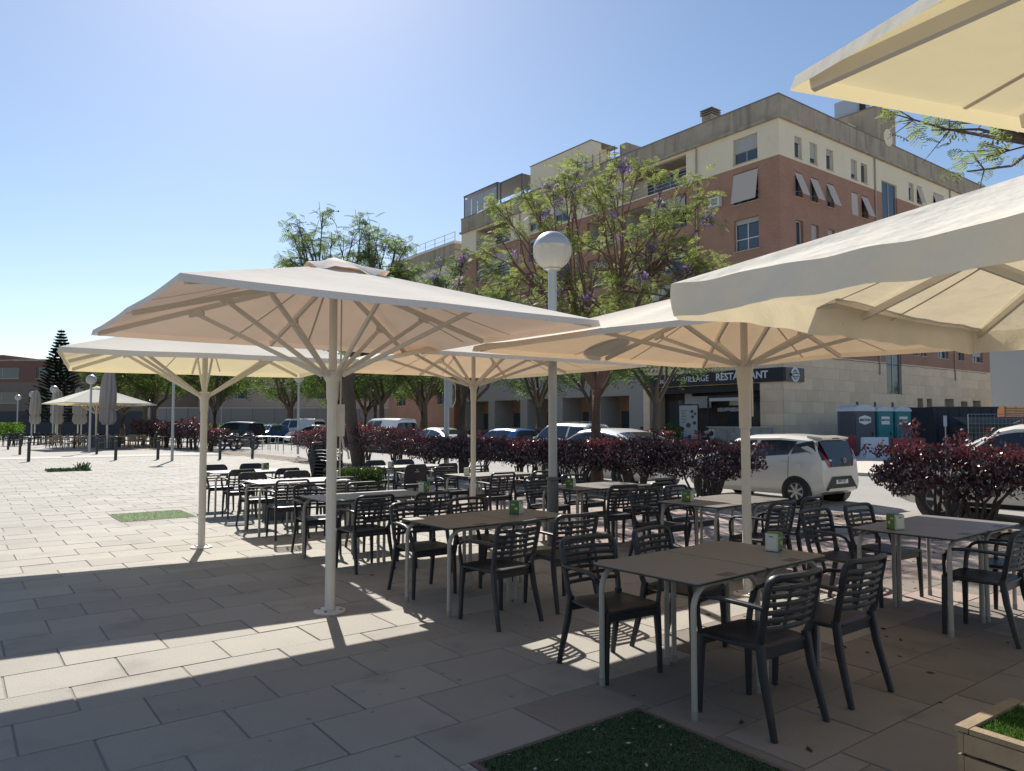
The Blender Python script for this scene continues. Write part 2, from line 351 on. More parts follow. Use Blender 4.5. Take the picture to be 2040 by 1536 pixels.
M_bolt = mat('steel', (.35, .34, .33), .4, .8)

def perim(k):
    """k positions round the unit square, hitting corners and mid-edges"""
    P = []
    for i in range(k):
        t = 8 * i / k; e = int(t // 2); f = (t % 2) - 1
        P.append(((1, f), (-f, 1), (-1, -f), (f, -1))[e])
    return P
def canopy(sx, sy, he, ha, sag=.03, val=.05, wave=.004, seed=1, K=96, NR=14, fold=0.):
    rg = random.Random(seed); ph = [rg.uniform(0, 6.28) for _ in range(8)]
    P = perim(K); vs = [(0, 0, ha)]; fs = []
    def wv(i, m): return sum(math.sin(ph[q] + (q + 2) * 6.283 * i / K * (1 + q % 3)) for q in range(5)) / 5 * wave * m
    for r in range(1, NR + 1):
        m = r / NR
        for i, (u, v) in enumerate(P):
            w = min(abs(u), abs(v)); pull = 1 - .006 * 4 * w * (1 - w) * m
            z = ha - (ha - he) * m - sag * m * 4 * w * (1 - w) * (.12 + .88 * math.sin(math.pi * min(m, .98))) + wv(i, m) + fold * max(0, m - .45) * (math.sin(6.283 * i / K * 43 + ph[1]) * .6 + math.sin(6.283 * i / K * 27 + ph[3] + 3 * m))
            vs.append((u * sx * m * pull, v * sy * m * pull, z))
    nv = 4 if val > .08 else 1
    for r in range(1, nv + 1):
        t = r / nv
        for i, (u, v) in enumerate(P):
            w = min(abs(u), abs(v)); x, y, z = vs[1 + (NR - 1) * K + i]
            fl = (.016 * math.sin(6.283 * i / K * 37 + ph[2] + 2 * t) + .010 * math.sin(6.283 * i / K * 71 + ph[4] - 2 * t) + .018 * math.sin(6.283 * i / K * 14 + ph[0])) * t * (val > .08)
            o = .012 * t + fl * .7; scal = val * (1 + .05 * math.sin(6.283 * i / K * 8 + 1.2) * (val > .08))
            vs.append((x + u * o, y + v * o, z - scal * t))
    for i in range(K): fs.append((0, 1 + i, 1 + (i + 1) % K))
    for r in range(NR + nv - 1):
        for i in range(K):
            a = 1 + r * K; b = a + K; fs.append((a + i, b + i, b + (i + 1) % K, a + (i + 1) % K))
    top = MB(); cut = NR * K + 1
    top.v = vs[:cut]; top.f = [f for f in fs if max(f) < cut]
    va = MB(); base = 1 + (NR - 1) * K; va.v = vs[base:]; va.f = [tuple(i - base for i in f) for f in fs if min(f) >= base]
    return top, va

def flute(r, n=24, d=.05): return [(r * (1 - d * (i % 3 == 0)) * math.cos(6.2832 * i / n), r * (1 - d * (i % 3 == 0)) * math.sin(6.2832 * i / n)) for i in range(n)]
def umbrella(label, a, b, sx, sy, he, ha, hub, rot=0., val=.05, cloth=None, pr=.044, seed=1, wave=.004, sag=.03, strut=.56, vent=True, metal=None, group='open parasols over the terrace', tilt=(0, 0), nrib=8, base=True, fold=0.):
    t = thing('parasol', label, 'parasol', W(a, b), RZ + rot, group); cloth = cloth or M_canvas; metal = metal or M_alu
    t.rotation_euler = (tilt[0], tilt[1], RZ + rot)
    top, va = canopy(sx, sy, he, ha, sag, val, wave, seed, 384 if fold else 96, 18 if fold else 14, fold)
    c = top.build('canopy', cloth, t, smooth=28); va.build('valance' if val > .08 else 'hem', cloth, c, smooth=50)
    K_ = 384 if fold else 96; NR_ = 18 if fold else 14
    if base:
        for q in range(8):                            # stitched seams between the ribs
            i = int(K_ * (q + .5) / 8 - K_ / 32 * (1 if q % 2 else -1)) % K_
            m = MB(); m.sweep([Vector(top.v[1 + r * K_ + i]) + Vector((0, 0, -.004)) for r in range(1, NR_)], [(-.009, -.0015), (.009, -.0015), (.009, .0015), (-.009, .0015)]); m.build('seam', M_seamc, c)
    if vent:
        k = 40; P = perim(k); mb = MB(); vs = [(0, 0, ha + .07)]
        rg = random.Random(seed + 5); p0 = rg.uniform(0, 6)
        for r, m in ((1, .5), (2, 1.)):
            for i, (u, v) in enumerate(P):
                vs.append((u * .36 * m, v * .36 * m, ha + .07 - .165 * m + (.022 * math.sin(p0 + 6.283 * i / k * 7) + .014 * math.sin(2 * p0 + 6.283 * i / k * 12)) * (m > .9)))
        fs = [(0, 1 + i, 1 + (i + 1) % k) for i in range(k)] + [(1 + i, 1 + k + i, 1 + k + (i + 1) % k, 1 + (i + 1) % k) for i in range(k)]
        mb.add(vs, fs); mb.build('vent_cap', cloth, c, smooth=40)
    # pole with flutes, wider lower tube
    p = MB(); p.sweep([(0, 0, 0), (0, 0, hub - .12)], flute(pr), (0, 1, 0)); p.build('pole', metal, t, smooth=30)
    p = MB(); p.sweep([(0, 0, hub - .12), (0, 0, ha - .06)], flute(pr * .8), (0, 1, 0)); p.build('mast', metal, t, smooth=30)
    h = MB(); h.lathe([(pr * 1.02, -.22), (pr * 1.15, -.2), (pr * 1.22, -.06), (pr * 1.75, -.02), (pr * 1.8, .03), (pr * 1.1, .045)], 16, (0, 0, hub)); h.build('runner', metal, t, smooth=35)
    h = MB(); h.lathe([(pr * .9, 0), (pr * 1.7, .01), (pr * 1.75, .05), (pr * 1.1, .06)], 16, (0, 0, ha - .16)); h.build('crown_hub', metal, t, smooth=35)
    for q in range(8):
        u, v = ((1, 1), (-1, 1), (-1, -1), (1, -1), (1, 0), (0, 1), (-1, 0), (0, -1))[q]
        if q >= nrib: break
        hb = Vector((u * pr, v * pr, ha - .12)); e = Vector((u * sx * .975, v * sy * .975, he - .035)); d = (e - hb)
        m = MB(); m.bar(hb, e, .026, .042); rb = m.build('rib', metal, t)
        m = MB(); m.bar(hb + d * (strut - .03) + Vector((0, 0, -.03)), hb + d * (strut + .03) + Vector((0, 0, -.03)), .034, .05); m.build('joint', metal, rb)
        m = MB(); m.bar(Vector((u * pr * 1.5, v * pr * 1.5, hub)), hb + d * strut + Vector((0, 0, -.035)), .022, .036); m.build('strut', metal, t)
    if base:
        m = MB(); m.lathe([(pr * 1.05, .02), (pr * 1.05, .05), (pr * 1.0, .055)], 20, cap=False); m.lathe([(.135, 0), (.135, .014), (.12, .02), (pr, .02)], 28, cap=False)
        bp = m.build('base_plate', metal, t, smooth=30)
        for k in range(4):
            an = R(45 + 90 * k); m = MB(); m.lathe([(.014, .019), (.014, .032), (.01, .035)], 8, (.098 * math.cos(an), .098 * math.sin(an), 0)); m.build('bolt', M_bolt, bp)
    return t
U1 = umbrella('beige parasol on the fluted cream pole nearest the camera, its whole canopy in view', 2.64, 6.10, 1.63, 1.63, 2.47, 3.0, 2.03, val=.05, seed=3)
# rope loops over the near hem of U1 and the crank on its pole
m = MB(); m.tube([(.085, .02, 1.15), (.085, .02, 2.9)], .008, 6); m.bbox(.062, .115, -.005, .045, 1.5, 1.78); m.tube([(.10, .02, 1.5), (.12, .02, 1.40), (.16, .02, 1.36), (.17, .02, 1.30)], .009, 6); m.build('crank', M_alu, U1)
U2 = umbrella('cream parasol on the left, low canopy with its edge towards the camera, pole in sunlight', 2.64, 10.21, 1.58, 1.58, 2.40, 2.95, 1.98, rot=R(-8), val=.06, cloth=M_canvas_w, seed=8)
U3 = umbrella('tan parasol in the middle distance left of the tall globe lamp', 5.82, 8.62, 1.68, 1.68, 2.42, 2.95, 2.14, rot=R(-3), cloth=M_canvas_t, pr=.036, seed=12)
U4 = umbrella('tan parasol with the globe lamp shadow on its canopy, right of the lamp', 6.05, 4.33, 1.83, 1.90, 2.39, 2.98, 2.18, rot=R(1), cloth=M_canvas_t, pr=.043, seed=21, sag=.07, wave=.014)
m = MB(); m.lathe([(.05, -.62), (.056, -.6), (.06, -.25), (.085, -.03)], 14, (0, 0, 2.18), cap=False); m.box((.062, -.02, 1.86), (.022, .045, .36)); m.build('crank_sleeve', M_alu, U4, smooth=40)
U5 = umbrella('large cream parasol with a wide wrinkled valance at the right edge of the picture', 4.66, .74, 1.76, 1.76, 2.335, 3.05, 1.97, rot=R(-1), val=.16, cloth=M_canvas_5, seed=33, sag=.07, wave=.012, fold=.008, vent=True)
U6 = umbrella('yellowish parasol corner jutting in at the top right corner of the picture', 2.21, -.545, .84, 1.52, 2.60, 2.93, 2.05, rot=R(-18), val=.04, cloth=M_canvas_w, seed=41, sag=.03, strut=.5, vent=False)

# ------------------------------------------------------------------ tables and chairs
M_chair = mat('black moulded plastic', (.022, .024, .030), .42, var=.25, vscale=14, rand=.3, spec=.45, dirt=((.06, .06, .062), 6, .62, .5))
M_top = mat('taupe laminate', (.215, .196, .178), .38, var=.04, vscale=9, spec=.5, dirt=((.30, .27, .24), 11, .66, .4))
M_edge = mat('black laminate core', (.02, .02, .02), .5)
M_leg = mat('taupe painted tube', (.36, .335, .295), .45, var=.05)
M_cap = mat('grey plastic cap', (.25, .24, .22), .6)

def make_table():
    t = thing('cafe_table', 'x', 'table', group='taupe terrace tables')
    w, d, h = .70, .80, .745
    m = MB(); m.prism(rrect(w - .004, d - .004, .03), h - .006, h); top = m.build('tabletop', M_top, t)
    m = MB(); m.prism(rrect(w, d, .032), h - .016, h - .0062); m.build('edge', M_edge, top)
    m = MB(); m.bbox(-.06, .06, -d / 2 + .02, -d / 2 + .09, h, h + .0015); m.build('inlay', mat('dark inlay', (.10, .085, .07), .5), top)
    for sx in (-1, 1):
        for sy in (-1, 1):
            y = sy * (d / 2 - .055); x1 = sx * (w / 2 - .035); zc = h - .03 - .13; xc = x1 - sx * .13
            pts = [(sx * .06, y, h - .03)] + [(xc + sx * .13 * math.sin(k * math.pi / 14), y, zc + .13 * math.cos(k * math.pi / 14)) for k in range(8)] + [(x1, y, .03)]
            m = MB(); m.tube(pts, .0175, 10, (0, 1, 0)); lg = m.build('leg', M_leg, t, smooth=40)
            m = MB(); m.lathe([(.0195, 0), (.0195, .045), (.018, .05)], 10, (x1, y, 0)); m.build('foot_cap', M_cap, lg, smooth=40)
    m = MB(); m.bbox(-.05, .05, -d / 2 + .06, d / 2 - .06, h - .05, h - .0165); m.build('cross_rail', M_leg, t)
    return t

def rsec(w, h): r = min(w, h) * .3; return [(x, y) for x, y in rrect(w, h, r, 2)]
def back_pt(x, z):
    """surface of the curved, reclined backrest"""
    return Vector((x, -.195 - (z - .44) * .22 - .045 * (1 - (x / .235) ** 2), z))
def make_chair(kind='arm'):
    t = thing('terrace_chair', 'x', 'chair', group='black terrace chairs'); C = M_chair
    # seat
    m = MB(); out = rrect(.46, .44, .07, 5); k = len(out); vs = []
    for s, z in ((.90, .418), (1., .43), (1., .445), (.93, .452), (.6, .444), (.25, .440)): vs += [(x * s * (1 - .05 * (y < 0)), y * s + .0, z) for x, y in out]
    fs = [tuple(range(k))[::-1], tuple(5 * k + i for i in range(k))]
    for r in range(5):
        for i in range(k): fs.append((r * k + i, r * k + (i + 1) % k, (r + 1) * k + (i + 1) % k, (r + 1) * k + i))
    m.add(vs, fs); seat = m.build('seat', C, t, smooth=45)
    m = MB(); m.bbox(-.20, .20, .175, .20, .375, .425); m.bbox(-.20, .20, -.205, -.18, .375, .425); m.build('apron', C, seat)
    for sx in (-1, 1):
        m = MB(); m.sweep([(sx * .205, .185, .44), (sx * .215, .19, .25), (sx * .222, .195, 0)], rsec(.037, .042), (0, 1, 0), [1.15, .95, .72]); m.build('leg', C, t, smooth=40)
        m = MB(); m.sweep([(sx * .205, -.20, .47), (sx * .213, -.225, .30), (sx * .232, -.30, 0)], rsec(.036, .045), (0, 1, 0), [1.05, .98, .74]); m.build('leg', C, t, smooth=40)
    W2 = .225
    if kind in ('arm', 'side'):
        pts = [Vector((-.205, -.2, .45))] + [back_pt(-.215 - .01 * q / 4, .50 + .06 * q) for q in range(5)]
        z1 = .82; rr = .05
        pts += [back_pt(-W2 + rr * (1 - math.cos(q * math.pi / 10)), z1 - rr + rr * math.sin(q * math.pi / 10)) for q in range(6)]
        pts += [back_pt(x, z1) for x in (-.10, 0, .10)]
        full = pts + [Vector((-p.x, p.y, p.z)) for p in pts[:-3][::-1]]
        m = MB(); m.sweep(full, rsec(.030, .036), (0, 1, 0)); m.build('backrest_frame', C, t, smooth=45)
        for q in range(6):
            z = .545 + .043 * q; m = MB(); xs = np.linspace(-.212, .212, 9)
            m.sweep([back_pt(x, z) for x in xs], rsec(.013, .026), (0, 0, 1)); m.build('slat', C, t, smooth=45)
        m = MB()
        for x in (-.075, .075): m.sweep([back_pt(x, z) for z in (.54, .66, .775)], rsec(.026, .009), (0, 1, 0))
        m.build('slat_bridge', C, t, smooth=45)
    else:
        # chair with a solid top panel above the slats
        zl = .60 if kind == 'band' else .52
        m = MB(); xs = np.linspace(-.225, .225, 13); vs = []
        for x in xs:
            zt = .83 - .06 * max(0, (abs(x) - .165) / .06) ** 2
            for dy in (-.011, .011):
                for z in np.linspace(zl if kind == 'logo' else .715, zt, 5): p = back_pt(x, z); vs.append((p.x, p.y + dy, z))
        n = 5; fs = []
        for i in range(12):
            a, b = i * 10, (i + 1) * 10
            for q in range(4): fs += [(a + q, b + q, b + q + 1, a + q + 1), (a + 5 + q, a + 6 + q, b + 6 + q, b + 5 + q)]
            fs += [(a, a + 5, b + 5, b), (a + 4, b + 4, b + 9, a + 9)]
        fs += [(q, q + 1, q + 6, q + 5) for q in range(4)] + [(120 + q, 125 + q, 126 + q, 121 + q) for q in range(4)]
        m.add(vs, fs); pan = m.build('back_panel', C, t, smooth=40)
        for sx in (-1, 1):
            m = MB(); m.sweep([(sx * .205, -.2, .45), back_pt(sx * .215, .56), back_pt(sx * .215, .66), back_pt(sx * .215, .75)], rsec(.032, .034), (0, 1, 0)); m.build('upright', C, t, smooth=40)
        if kind == 'band':
            for q in range(4):
                m = MB(); m.sweep([back_pt(x, .53 + .045 * q) for x in np.linspace(-.212, .212, 9)], rsec(.013, .026)); m.build('slat', C, t, smooth=45)
        else:
            mw = mat('white print', (.7, .7, .68), .6); m = MB(); p = back_pt(0, .72)
            st = [(math.sin(k * math.pi / 5) * (.028 if k % 2 == 0 else .012), math.cos(k * math.pi / 5) * (.028 if k % 2 == 0 else .012)) for k in range(10)]
            m.add([(x, p.y - .0135, .735 + z) for x, z in st], [tuple(range(10))]); m.bbox(-.045, .045, p.y - .016, p.y - .0135, .683, .692); m.build('emblem', mw, pan)
    if kind != 'side':
        for sx in (-1, 1):
            b = back_pt(sx * .222, .655)
            pts = [b, Vector((sx * .246, -.12, .665)), Vector((sx * .258, .02, .668)), Vector((sx * .258, .10, .660)), Vector((sx * .256, .145, .640)), Vector((sx * .250, .172, .60)), Vector((sx * .238, .182, .54)), Vector((sx * .218, .185, .44))]
            m = MB(); m.sweep(pts, rsec(.036, .022), (0, -.55, 1)); m.build('armrest', C, t, smooth=45)
    return t
PT = make_table(); PC = {k: make_chair(k) for k in ('arm', 'band', 'logo')}
used = set()
def inst(p, label, loc, rz, group=None, tilt=None):
    o = p if p.name not in used else copy_tree(p)
    if o is p: used.add(p.name)
    o.location = loc; o.rotation_euler = (0, 0, rz) if tilt is None else (tilt[0], tilt[1], rz)
    o['label'] = label
    if group: o['group'] = group
    return o
# each entry: A, B, turn, row, place in row
PAIRS = [(3.94, 3.08, 2.5, 'left row', 'nearest'), (4.02, 5.70, 1.5, 'left row', 'second nearest'), (4.06, 8.28, 0, 'left row', 'middle'), (4.24, 11.06, -2, 'left row', 'second farthest'), (4.36, 13.75, -1, 'left row', 'farthest'),
         (6.74, 2.92, 2, 'hedge row', 'nearest'), (7.02, 5.32, 3, 'hedge row', 'second nearest'), (7.22, 7.62, 0, 'hedge row', 'middle'), (7.42, 10.45, 1, 'hedge row', 'second farthest'), (7.48, 13.35, -1, 'hedge row', 'farthest')]
rg = random.Random(5)
# A / B offsets of the chairs: (x along the pair, distance from the table's middle line, turn)
def chair_row(side): return [(-.37, side), (.35, side)]
for n, (a, b, tw, row, plc) in enumerate(PAIRS):
    rz = RZ + R(tw); ca, sa = math.cos(R(tw)), math.sin(R(tw))
    def at(x, y, z=0): return W(a + x * ca - y * sa, b + x * sa + y * ca, z)
    for s, half in ((-1, 'left'), (1, 'right')):
        inst(PT, f'taupe table, {half} half of the {plc} pair in the {row}', at(s * .353, rg.uniform(-.006, .006)), rz + R(rg.uniform(-.3, .3)))
    for side, sd in ((-1, 'near side'), (1, 'far side')):
        for x, wh in ((-.37, 'left'), (.35, 'right')):
            y = side * (.60 + rg.uniform(-.05, .06)); x += rg.uniform(-.03, .03); turn = R(rg.uniform(-6, 6)) + (0 if side < 0 else math.pi)
            kind = 'arm'
            if n == 5 and side == -1: y = -.46
            if (n, side) == (4, 1): kind = 'band'
            if n == 4 and side == -1: kind = 'band'
            if n == 3 and side == 1: kind = 'band'
            if n == 9: kind = 'logo'
            if n == 0 and side < 0: y = -.50 - .03 * (x > 0); turn = R(-4 if x < 0 else -2)
            if n == 0 and side > 0: y = .50; turn = math.pi + R(-8 if x < 0 else 6)
            if n == 5:                       # this pair is turned: chairs stand at its ends
                pass
            nm = {'arm': 'black slatted armchair', 'band': 'black round-topped armchair', 'logo': 'black armchair with a white emblem', 'side': 'black armless slatted chair'}[kind]
            inst(PC[kind], f'{nm}, {wh} seat, {sd} of the {plc} pair, {row}', at(x, y), rz + turn)
for k in range(6):
    c = inst(PC['arm'], 'black slatted armchair, ' + ('lowest', 'second lowest', 'third lowest', 'third highest', 'second highest', 'topmost')[k] + ' of the chair stack by the hedge', W(6.55, 15.4) + Vector((.0, .0, .072 * k)), RZ + R(25 + 188) + R(rg.uniform(-1, 1)), 'stacked chairs')
    c.location += Vector((math.cos(RZ + R(25 + 278)) * .012 * k, math.sin(RZ + R(25 + 278)) * .012 * k, 0))

# ------------------------------------------------------------------ napkin dispensers
M_green = mat('green printed tin', (.055, .16, .045), .45, var=.25, vscale=25)
M_creamp = mat('cream plastic plate', (.62, .59, .52), .4)
M_chrome = mat('brushed chrome', (.55, .54, .50), .3, .9)
M_yellow = mat('lemon yellow print', (.65, .50, .06), .5); M_white = mat('white label', (.75, .75, .72), .6); M_ink = mat('black ink', (.02, .02, .02), .6)
def make_dispenser():
    t = thing('napkin_dispenser', 'x', 'napkin dispenser', group='napkin dispensers on the tables')
    m = MB(); prof = [(-.05, .008), (.05, .008), (.05, .112)] + [(.05 - .012 * (1 - math.cos(k * math.pi / 8)), .112 + .014 * math.sin(k * math.pi / 8)) for k in range(5)]
    prof += [(-x, z) for x, z in prof[::-1][:-2]]
    n = len(prof); m.add([(x, -.042, z) for x, z in prof] + [(x, .042, z) for x, z in prof], [tuple(range(n)), tuple(range(2 * n - 1, n - 1, -1))] + [(i, n + i, n + (i + 1) % n, (i + 1) % n) for i in range(n)])
    b = m.build('body', M_green, t, smooth=30)
    for s in (-1, 1):
        m = MB(); m.bbox(s * .0505 - .001, s * .0505 + .005 * s + .001, -.043, .043, .004, .122); f = m.build('chrome_rim', M_chrome, t)
        m = MB(); m.bbox(min(s * .056, s * .060), max(s * .056, s * .060), -.034, .034, .016, .108); m.build('face_plate', M_creamp, t)
        m = MB(); m.bbox(min(s * .0602, s * .0612), max(s * .0602, s * .0612), -.015, .015, .098, .104); m.build('slot', M_ink, t)
        m = MB(); m.add([(.018 + .018 * math.cos(k * .524), s * .0428, .055 + .013 * math.sin(k * .524)) for k in range(12)], [tuple(range(12)) if s < 0 else tuple(range(12))[::-1]]); m.build('lemon_print', M_yellow, b)
        m = MB(); m.add([(-.034, s * .0429, .085), (.002, s * .0429, .085), (.002, s * .0429, .098), (-.034, s * .0429, .098)], [(0, 1, 2, 3)]); m.build('label_print', mat('pale green print', (.35, .5, .25), .6), b)
    m = MB()
    for x in (-.045, .045):
        for y in (-.035, .035): m.box((x, y, .004), (.012, .012, .008))
    m.build('foot', M_ink, t)
    return t
PD = make_dispenser()
DSP = [(4.52, 3.02, 18, 'nearest table of the left row'), (4.36, 5.72, -60, 'second nearest table of the left row'), (4.80, 8.22, 20, 'middle table of the left row'), (4.82, 10.98, 60, 'second farthest table of the left row'), (4.72, 13.95, 10, 'farthest table of the left row'),
       (6.22, 3.02, 62, 'nearest table of the hedge row'), (6.56, 5.46, -70, 'second nearest table of the hedge row'), (6.68, 7.55, -60, 'middle table of the hedge row'), (6.86, 10.35, 50, 'second farthest table of the hedge row'), (6.9, 13.1, 40, 'farthest table of the hedge row')]
for a, b, rt, lb in DSP: inst(PD, f'green napkin dispenser with cream face on the {lb}', W(a, b, .7455), RZ + R(rt))

# ------------------------------------------------------------------ wooden planter, dark planters between the tables
M_wood = mat('weathered pale wood', (.30, .225, .14), .8, var=.25, vscale=9, bump=.3, bscale=40, rand=.15)
t = thing('wooden_planter', 'slatted wooden planter topped with artificial grass at the bottom right corner', 'planter', W(3.52, .93), RZ + R(-2))
w, d, h = .50, .86, .40
for s in (-1, 1):
    for k in range(4):
        z = .03 + k * .088
        m = MB(); m.bbox(-w / 2 + .0, w / 2 - .0, s * d / 2 - .022 * (s > 0), s * d / 2 + .022 * (s < 0), z, z + .080); m.build('plank', M_wood, t)
        m = MB(); m.bbox(s * w / 2 - .022 * (s > 0), s * w / 2 + .022 * (s < 0), -d / 2 + .024, d / 2 - .024, z + .003, z + .078); m.build('plank', M_wood, t)
    m = MB(); m.bbox(-w / 2 - .008, w / 2 + .008, s * d / 2 - .05 * (s > 0) - .0 + .006 * s, s * d / 2 + .05 * (s < 0) + .006 * s, h - .02, h); m.build('rim_board', M_wood, t)
    m = MB(); m.bbox(s * w / 2 - .05 * (s > 0) + .006 * s, s * w / 2 + .05 * (s < 0) + .006 * s, -d / 2 + .048, d / 2 - .048, h - .022, h - .001); m.build('rim_board', M_wood, t)
    for q in (-1, 1): m = MB(); m.box((s * (w / 2 - .045), q * (d / 2 - .045), .18), (.044, .044, .36)); m.build('corner_post', M_wood, t)
m = MB(); m.bbox(-w / 2 + .045, w / 2 - .045, -d / 2 + .045, d / 2 - .045, .3, h - .024); m.build('backing', M_turf_b, t)
v, q = blades(9000, (-w / 2 + .045, w / 2 - .045, -d / 2 + .045, d / 2 - .045), RNG, .016, .003); v[:, 2] += h - .024
link('grass', np_mesh('grass', v, q, thin_mat('bright turf', (.10, .19, .045), (.12, .22, .04), .25, island=.45)), t, kind='stuff')

M_leafdark = thin_mat('boxwood leaves', (.035, .06, .02), (.07, .12, .02), .35, island=.5, gloss=.04, rough=.4)
LEAF = (np.array([(-.5, 0, 0), (0, -.26, -.04), (.5, 0, .03), (0, .26, -.04)]), np.array([[0, 1, 2, 3]]))
def leaf_cloud(n, rng, ext, size, fill=.55, shape='box'):
    p = rng.uniform(-1, 1, (n, 3))
    if shape == 'ball': p = rng.normal(size=(n, 3)); p /= np.linalg.norm(p, axis=1)[:, None]; p *= rng.uniform(fill, 1, n)[:, None] ** .6
    pos = p * np.array(ext)
    return scatter(LEAF[0], LEAF[1], pos, rots(n, rng), rng.uniform(.6, 1.3, n) * size)
for a, b, w, h, lb in ((5.9, 12.6, 1.05, .42, 'dark planter box with clipped boxwood between the two rows of tables'), (4.55, 12.45, .62, .40, 'dark grey planter box under the second farthest table of the left row')):
    t = thing('planter_box', lb, 'planter', W(a, b), RZ)
    m = MB(); k = h; m.add([(-w / 2, -.17, 0), (w / 2, -.17, 0), (w / 2, .17, 0), (-w / 2, .17, 0), (-w / 2 - .02, -.19, k), (w / 2 + .02, -.19, k), (w / 2 + .02, .19, k), (-w / 2 - .02, .19, k)], [(0, 3, 2, 1), (0, 1, 5, 4), (1, 2, 6, 5), (2, 3, 7, 6), (3, 0, 4, 7)])
    m.bbox(-w / 2, w / 2, -.17, .17, k - .06, k - .04); m.build('trough', M_darkmetal, t)
    if a > 5:
        v, q = leaf_cloud(5000, RNG, (w / 2, .2, .22), .05); v[:, 2] += h + .16; link('foliage', np_mesh('foliage', v, q, M_leafdark), t)

# ------------------------------------------------------------------ globe lamps
M_lpole = mat('galvanised lamp post', (.40, .42, .43), .45, .35, var=.06)
M_sleeve = mat('dark painted sleeve', (.10, .105, .115), .5, var=.08)
M_gcap = mat('matt grey globe cap', (.52, .52, .51), .34, .3)
M_gglass = mat('ribbed lamp glass', (.52, .50, .44), .16, spec=.7)
def make_lamp(h, sleeve=True):
    t = thing('street_lamp', 'x', 'street lamp', group='globe street lamps'); gr = .262; gz = h
    p0 = .9 if sleeve else .0
    m = MB(); m.tube([(0, 0, p0), (0, 0, h - gr + .02)], .058, 16); m.build('pole', M_lpole, t, smooth=40)
    if sleeve:
        m = MB(); m.lathe([(.075, 0), (.075, .86), (.062, .90)], 16); sl = m.build('sleeve', M_sleeve, t, smooth=40)
        m = MB(); m.lathe([(.078, .86), (.095, .87), (.095, .89), (.066, .905)], 16); m.build('ring', M_sleeve, sl, smooth=40)
    pr = [(max(.004, gr * math.sin(k * math.pi / 28)), gz + gr * math.cos(k * math.pi / 28)) for k in range(0, 13)]
    m = MB(); m.lathe([(r, z) for r, z in pr], 40, cap=False); m.lathe([(pr[-1][0] + .003, pr[-1][1]), (pr[-1][0] + .005, pr[-1][1] - .012), (pr[-1][0] - .002, pr[-1][1] - .014)], 40, cap=False); m.build('globe_cap', M_gcap, t, smooth=40)
    pr = []
    for k in range(0, 49):
        an = math.pi * (12.4 / 28) + (math.pi * .88 - math.pi * 12.4 / 28) * k / 48; rr = gr * (1 - .022 * (k % 2)) * .995; pr.append((rr * math.sin(an), gz + rr * math.cos(an)))
    m = MB(); m.lathe(pr, 48, cap=False); m.build('ribbed_glass', M_gglass, t, smooth=20)
    m = MB(); m.lathe([(.11, gz - gr * .93), (.115, gz - gr * .97), (.09, gz - gr * 1.0), (.062, gz - gr * 1.06)], 20); m.build('collar', M_gcap, t, smooth=40)
    return t
PL = make_lamp(3.93)
inst(PL, 'tall globe street lamp with a dark sleeve rising between the parasols', W(6.39, 7.58), 0)
PL2 = make_lamp(3.95, False)
for x, y, lb in ((-14.45, 31.7, 'grey street lamp post whose globe is hidden behind the left parasol'), (-11.0, 38.3, 'globe street lamp beside the bicycle racks'), (-22.8, 40.2, 'largest globe lamp above the white parasols of the far terrace'), (-32.2, 52.2, 'globe lamp in front of the closed far parasols'), (-39.9, 61.8, 'right globe lamp of the two at the far left'), (-45.9, 69, 'leftmost globe street lamp at the edge of the far plaza'), (-41.5, 85, 'small distant globe lamp right of the far terrace'), (-33.6, 86, 'small distant globe lamp left of the parked cars')):
    inst(PL2, lb, (x, y, 0), 0)

# ------------------------------------------------------------------ bollards
M_boll = mat('black iron', (.035, .04, .042), .5, var=.15)
def make_bollard():
    t = thing('bollard', 'x', 'bollard', group='black bollards along the plaza edge')
    m = MB(); m.lathe([(.062, 0), (.062, 1.0), (.055, 1.02), (.03, 1.028)], 14); b = m.build('post', M_boll, t, smooth=40)
    m = MB(); m.lathe([(.0645, .82), (.0645, .845)], 14, cap=False); m.build('band', mat('bollard band', (.3, .3, .3), .4, .5), t)
    return t
PB = make_bollard()
BO = [(2.75, 53.8, 'leftmost far'), (2.8, 45, 'second from the left'), (2.6, 36.8, 'third from the left, nearest of its line'), (6.24, 54.4, 'farthest, among the terrace chairs'), (6.0, 43.4, 'in front of the black planter'), (5.7, 36, 'to the right of the black planter'), (10.4, 51.3, 'under the purple hedge, left one'), (12.0, 50.2, 'under the purple hedge, right one'), (7.3, 35.6, 'just left of the hidden-globe lamp post'), (9.55, 34.2, 'left of the motorcycles, in the open'), (11.1, 34.6, 'leaning slightly, before the bicycle racks')]
for a, b, lb in BO: inst(PB, f'black bollard {lb}', W(a, b), 0, tilt=(0, R(3), ) if 'leaning' in lb else (0, R(.6)))
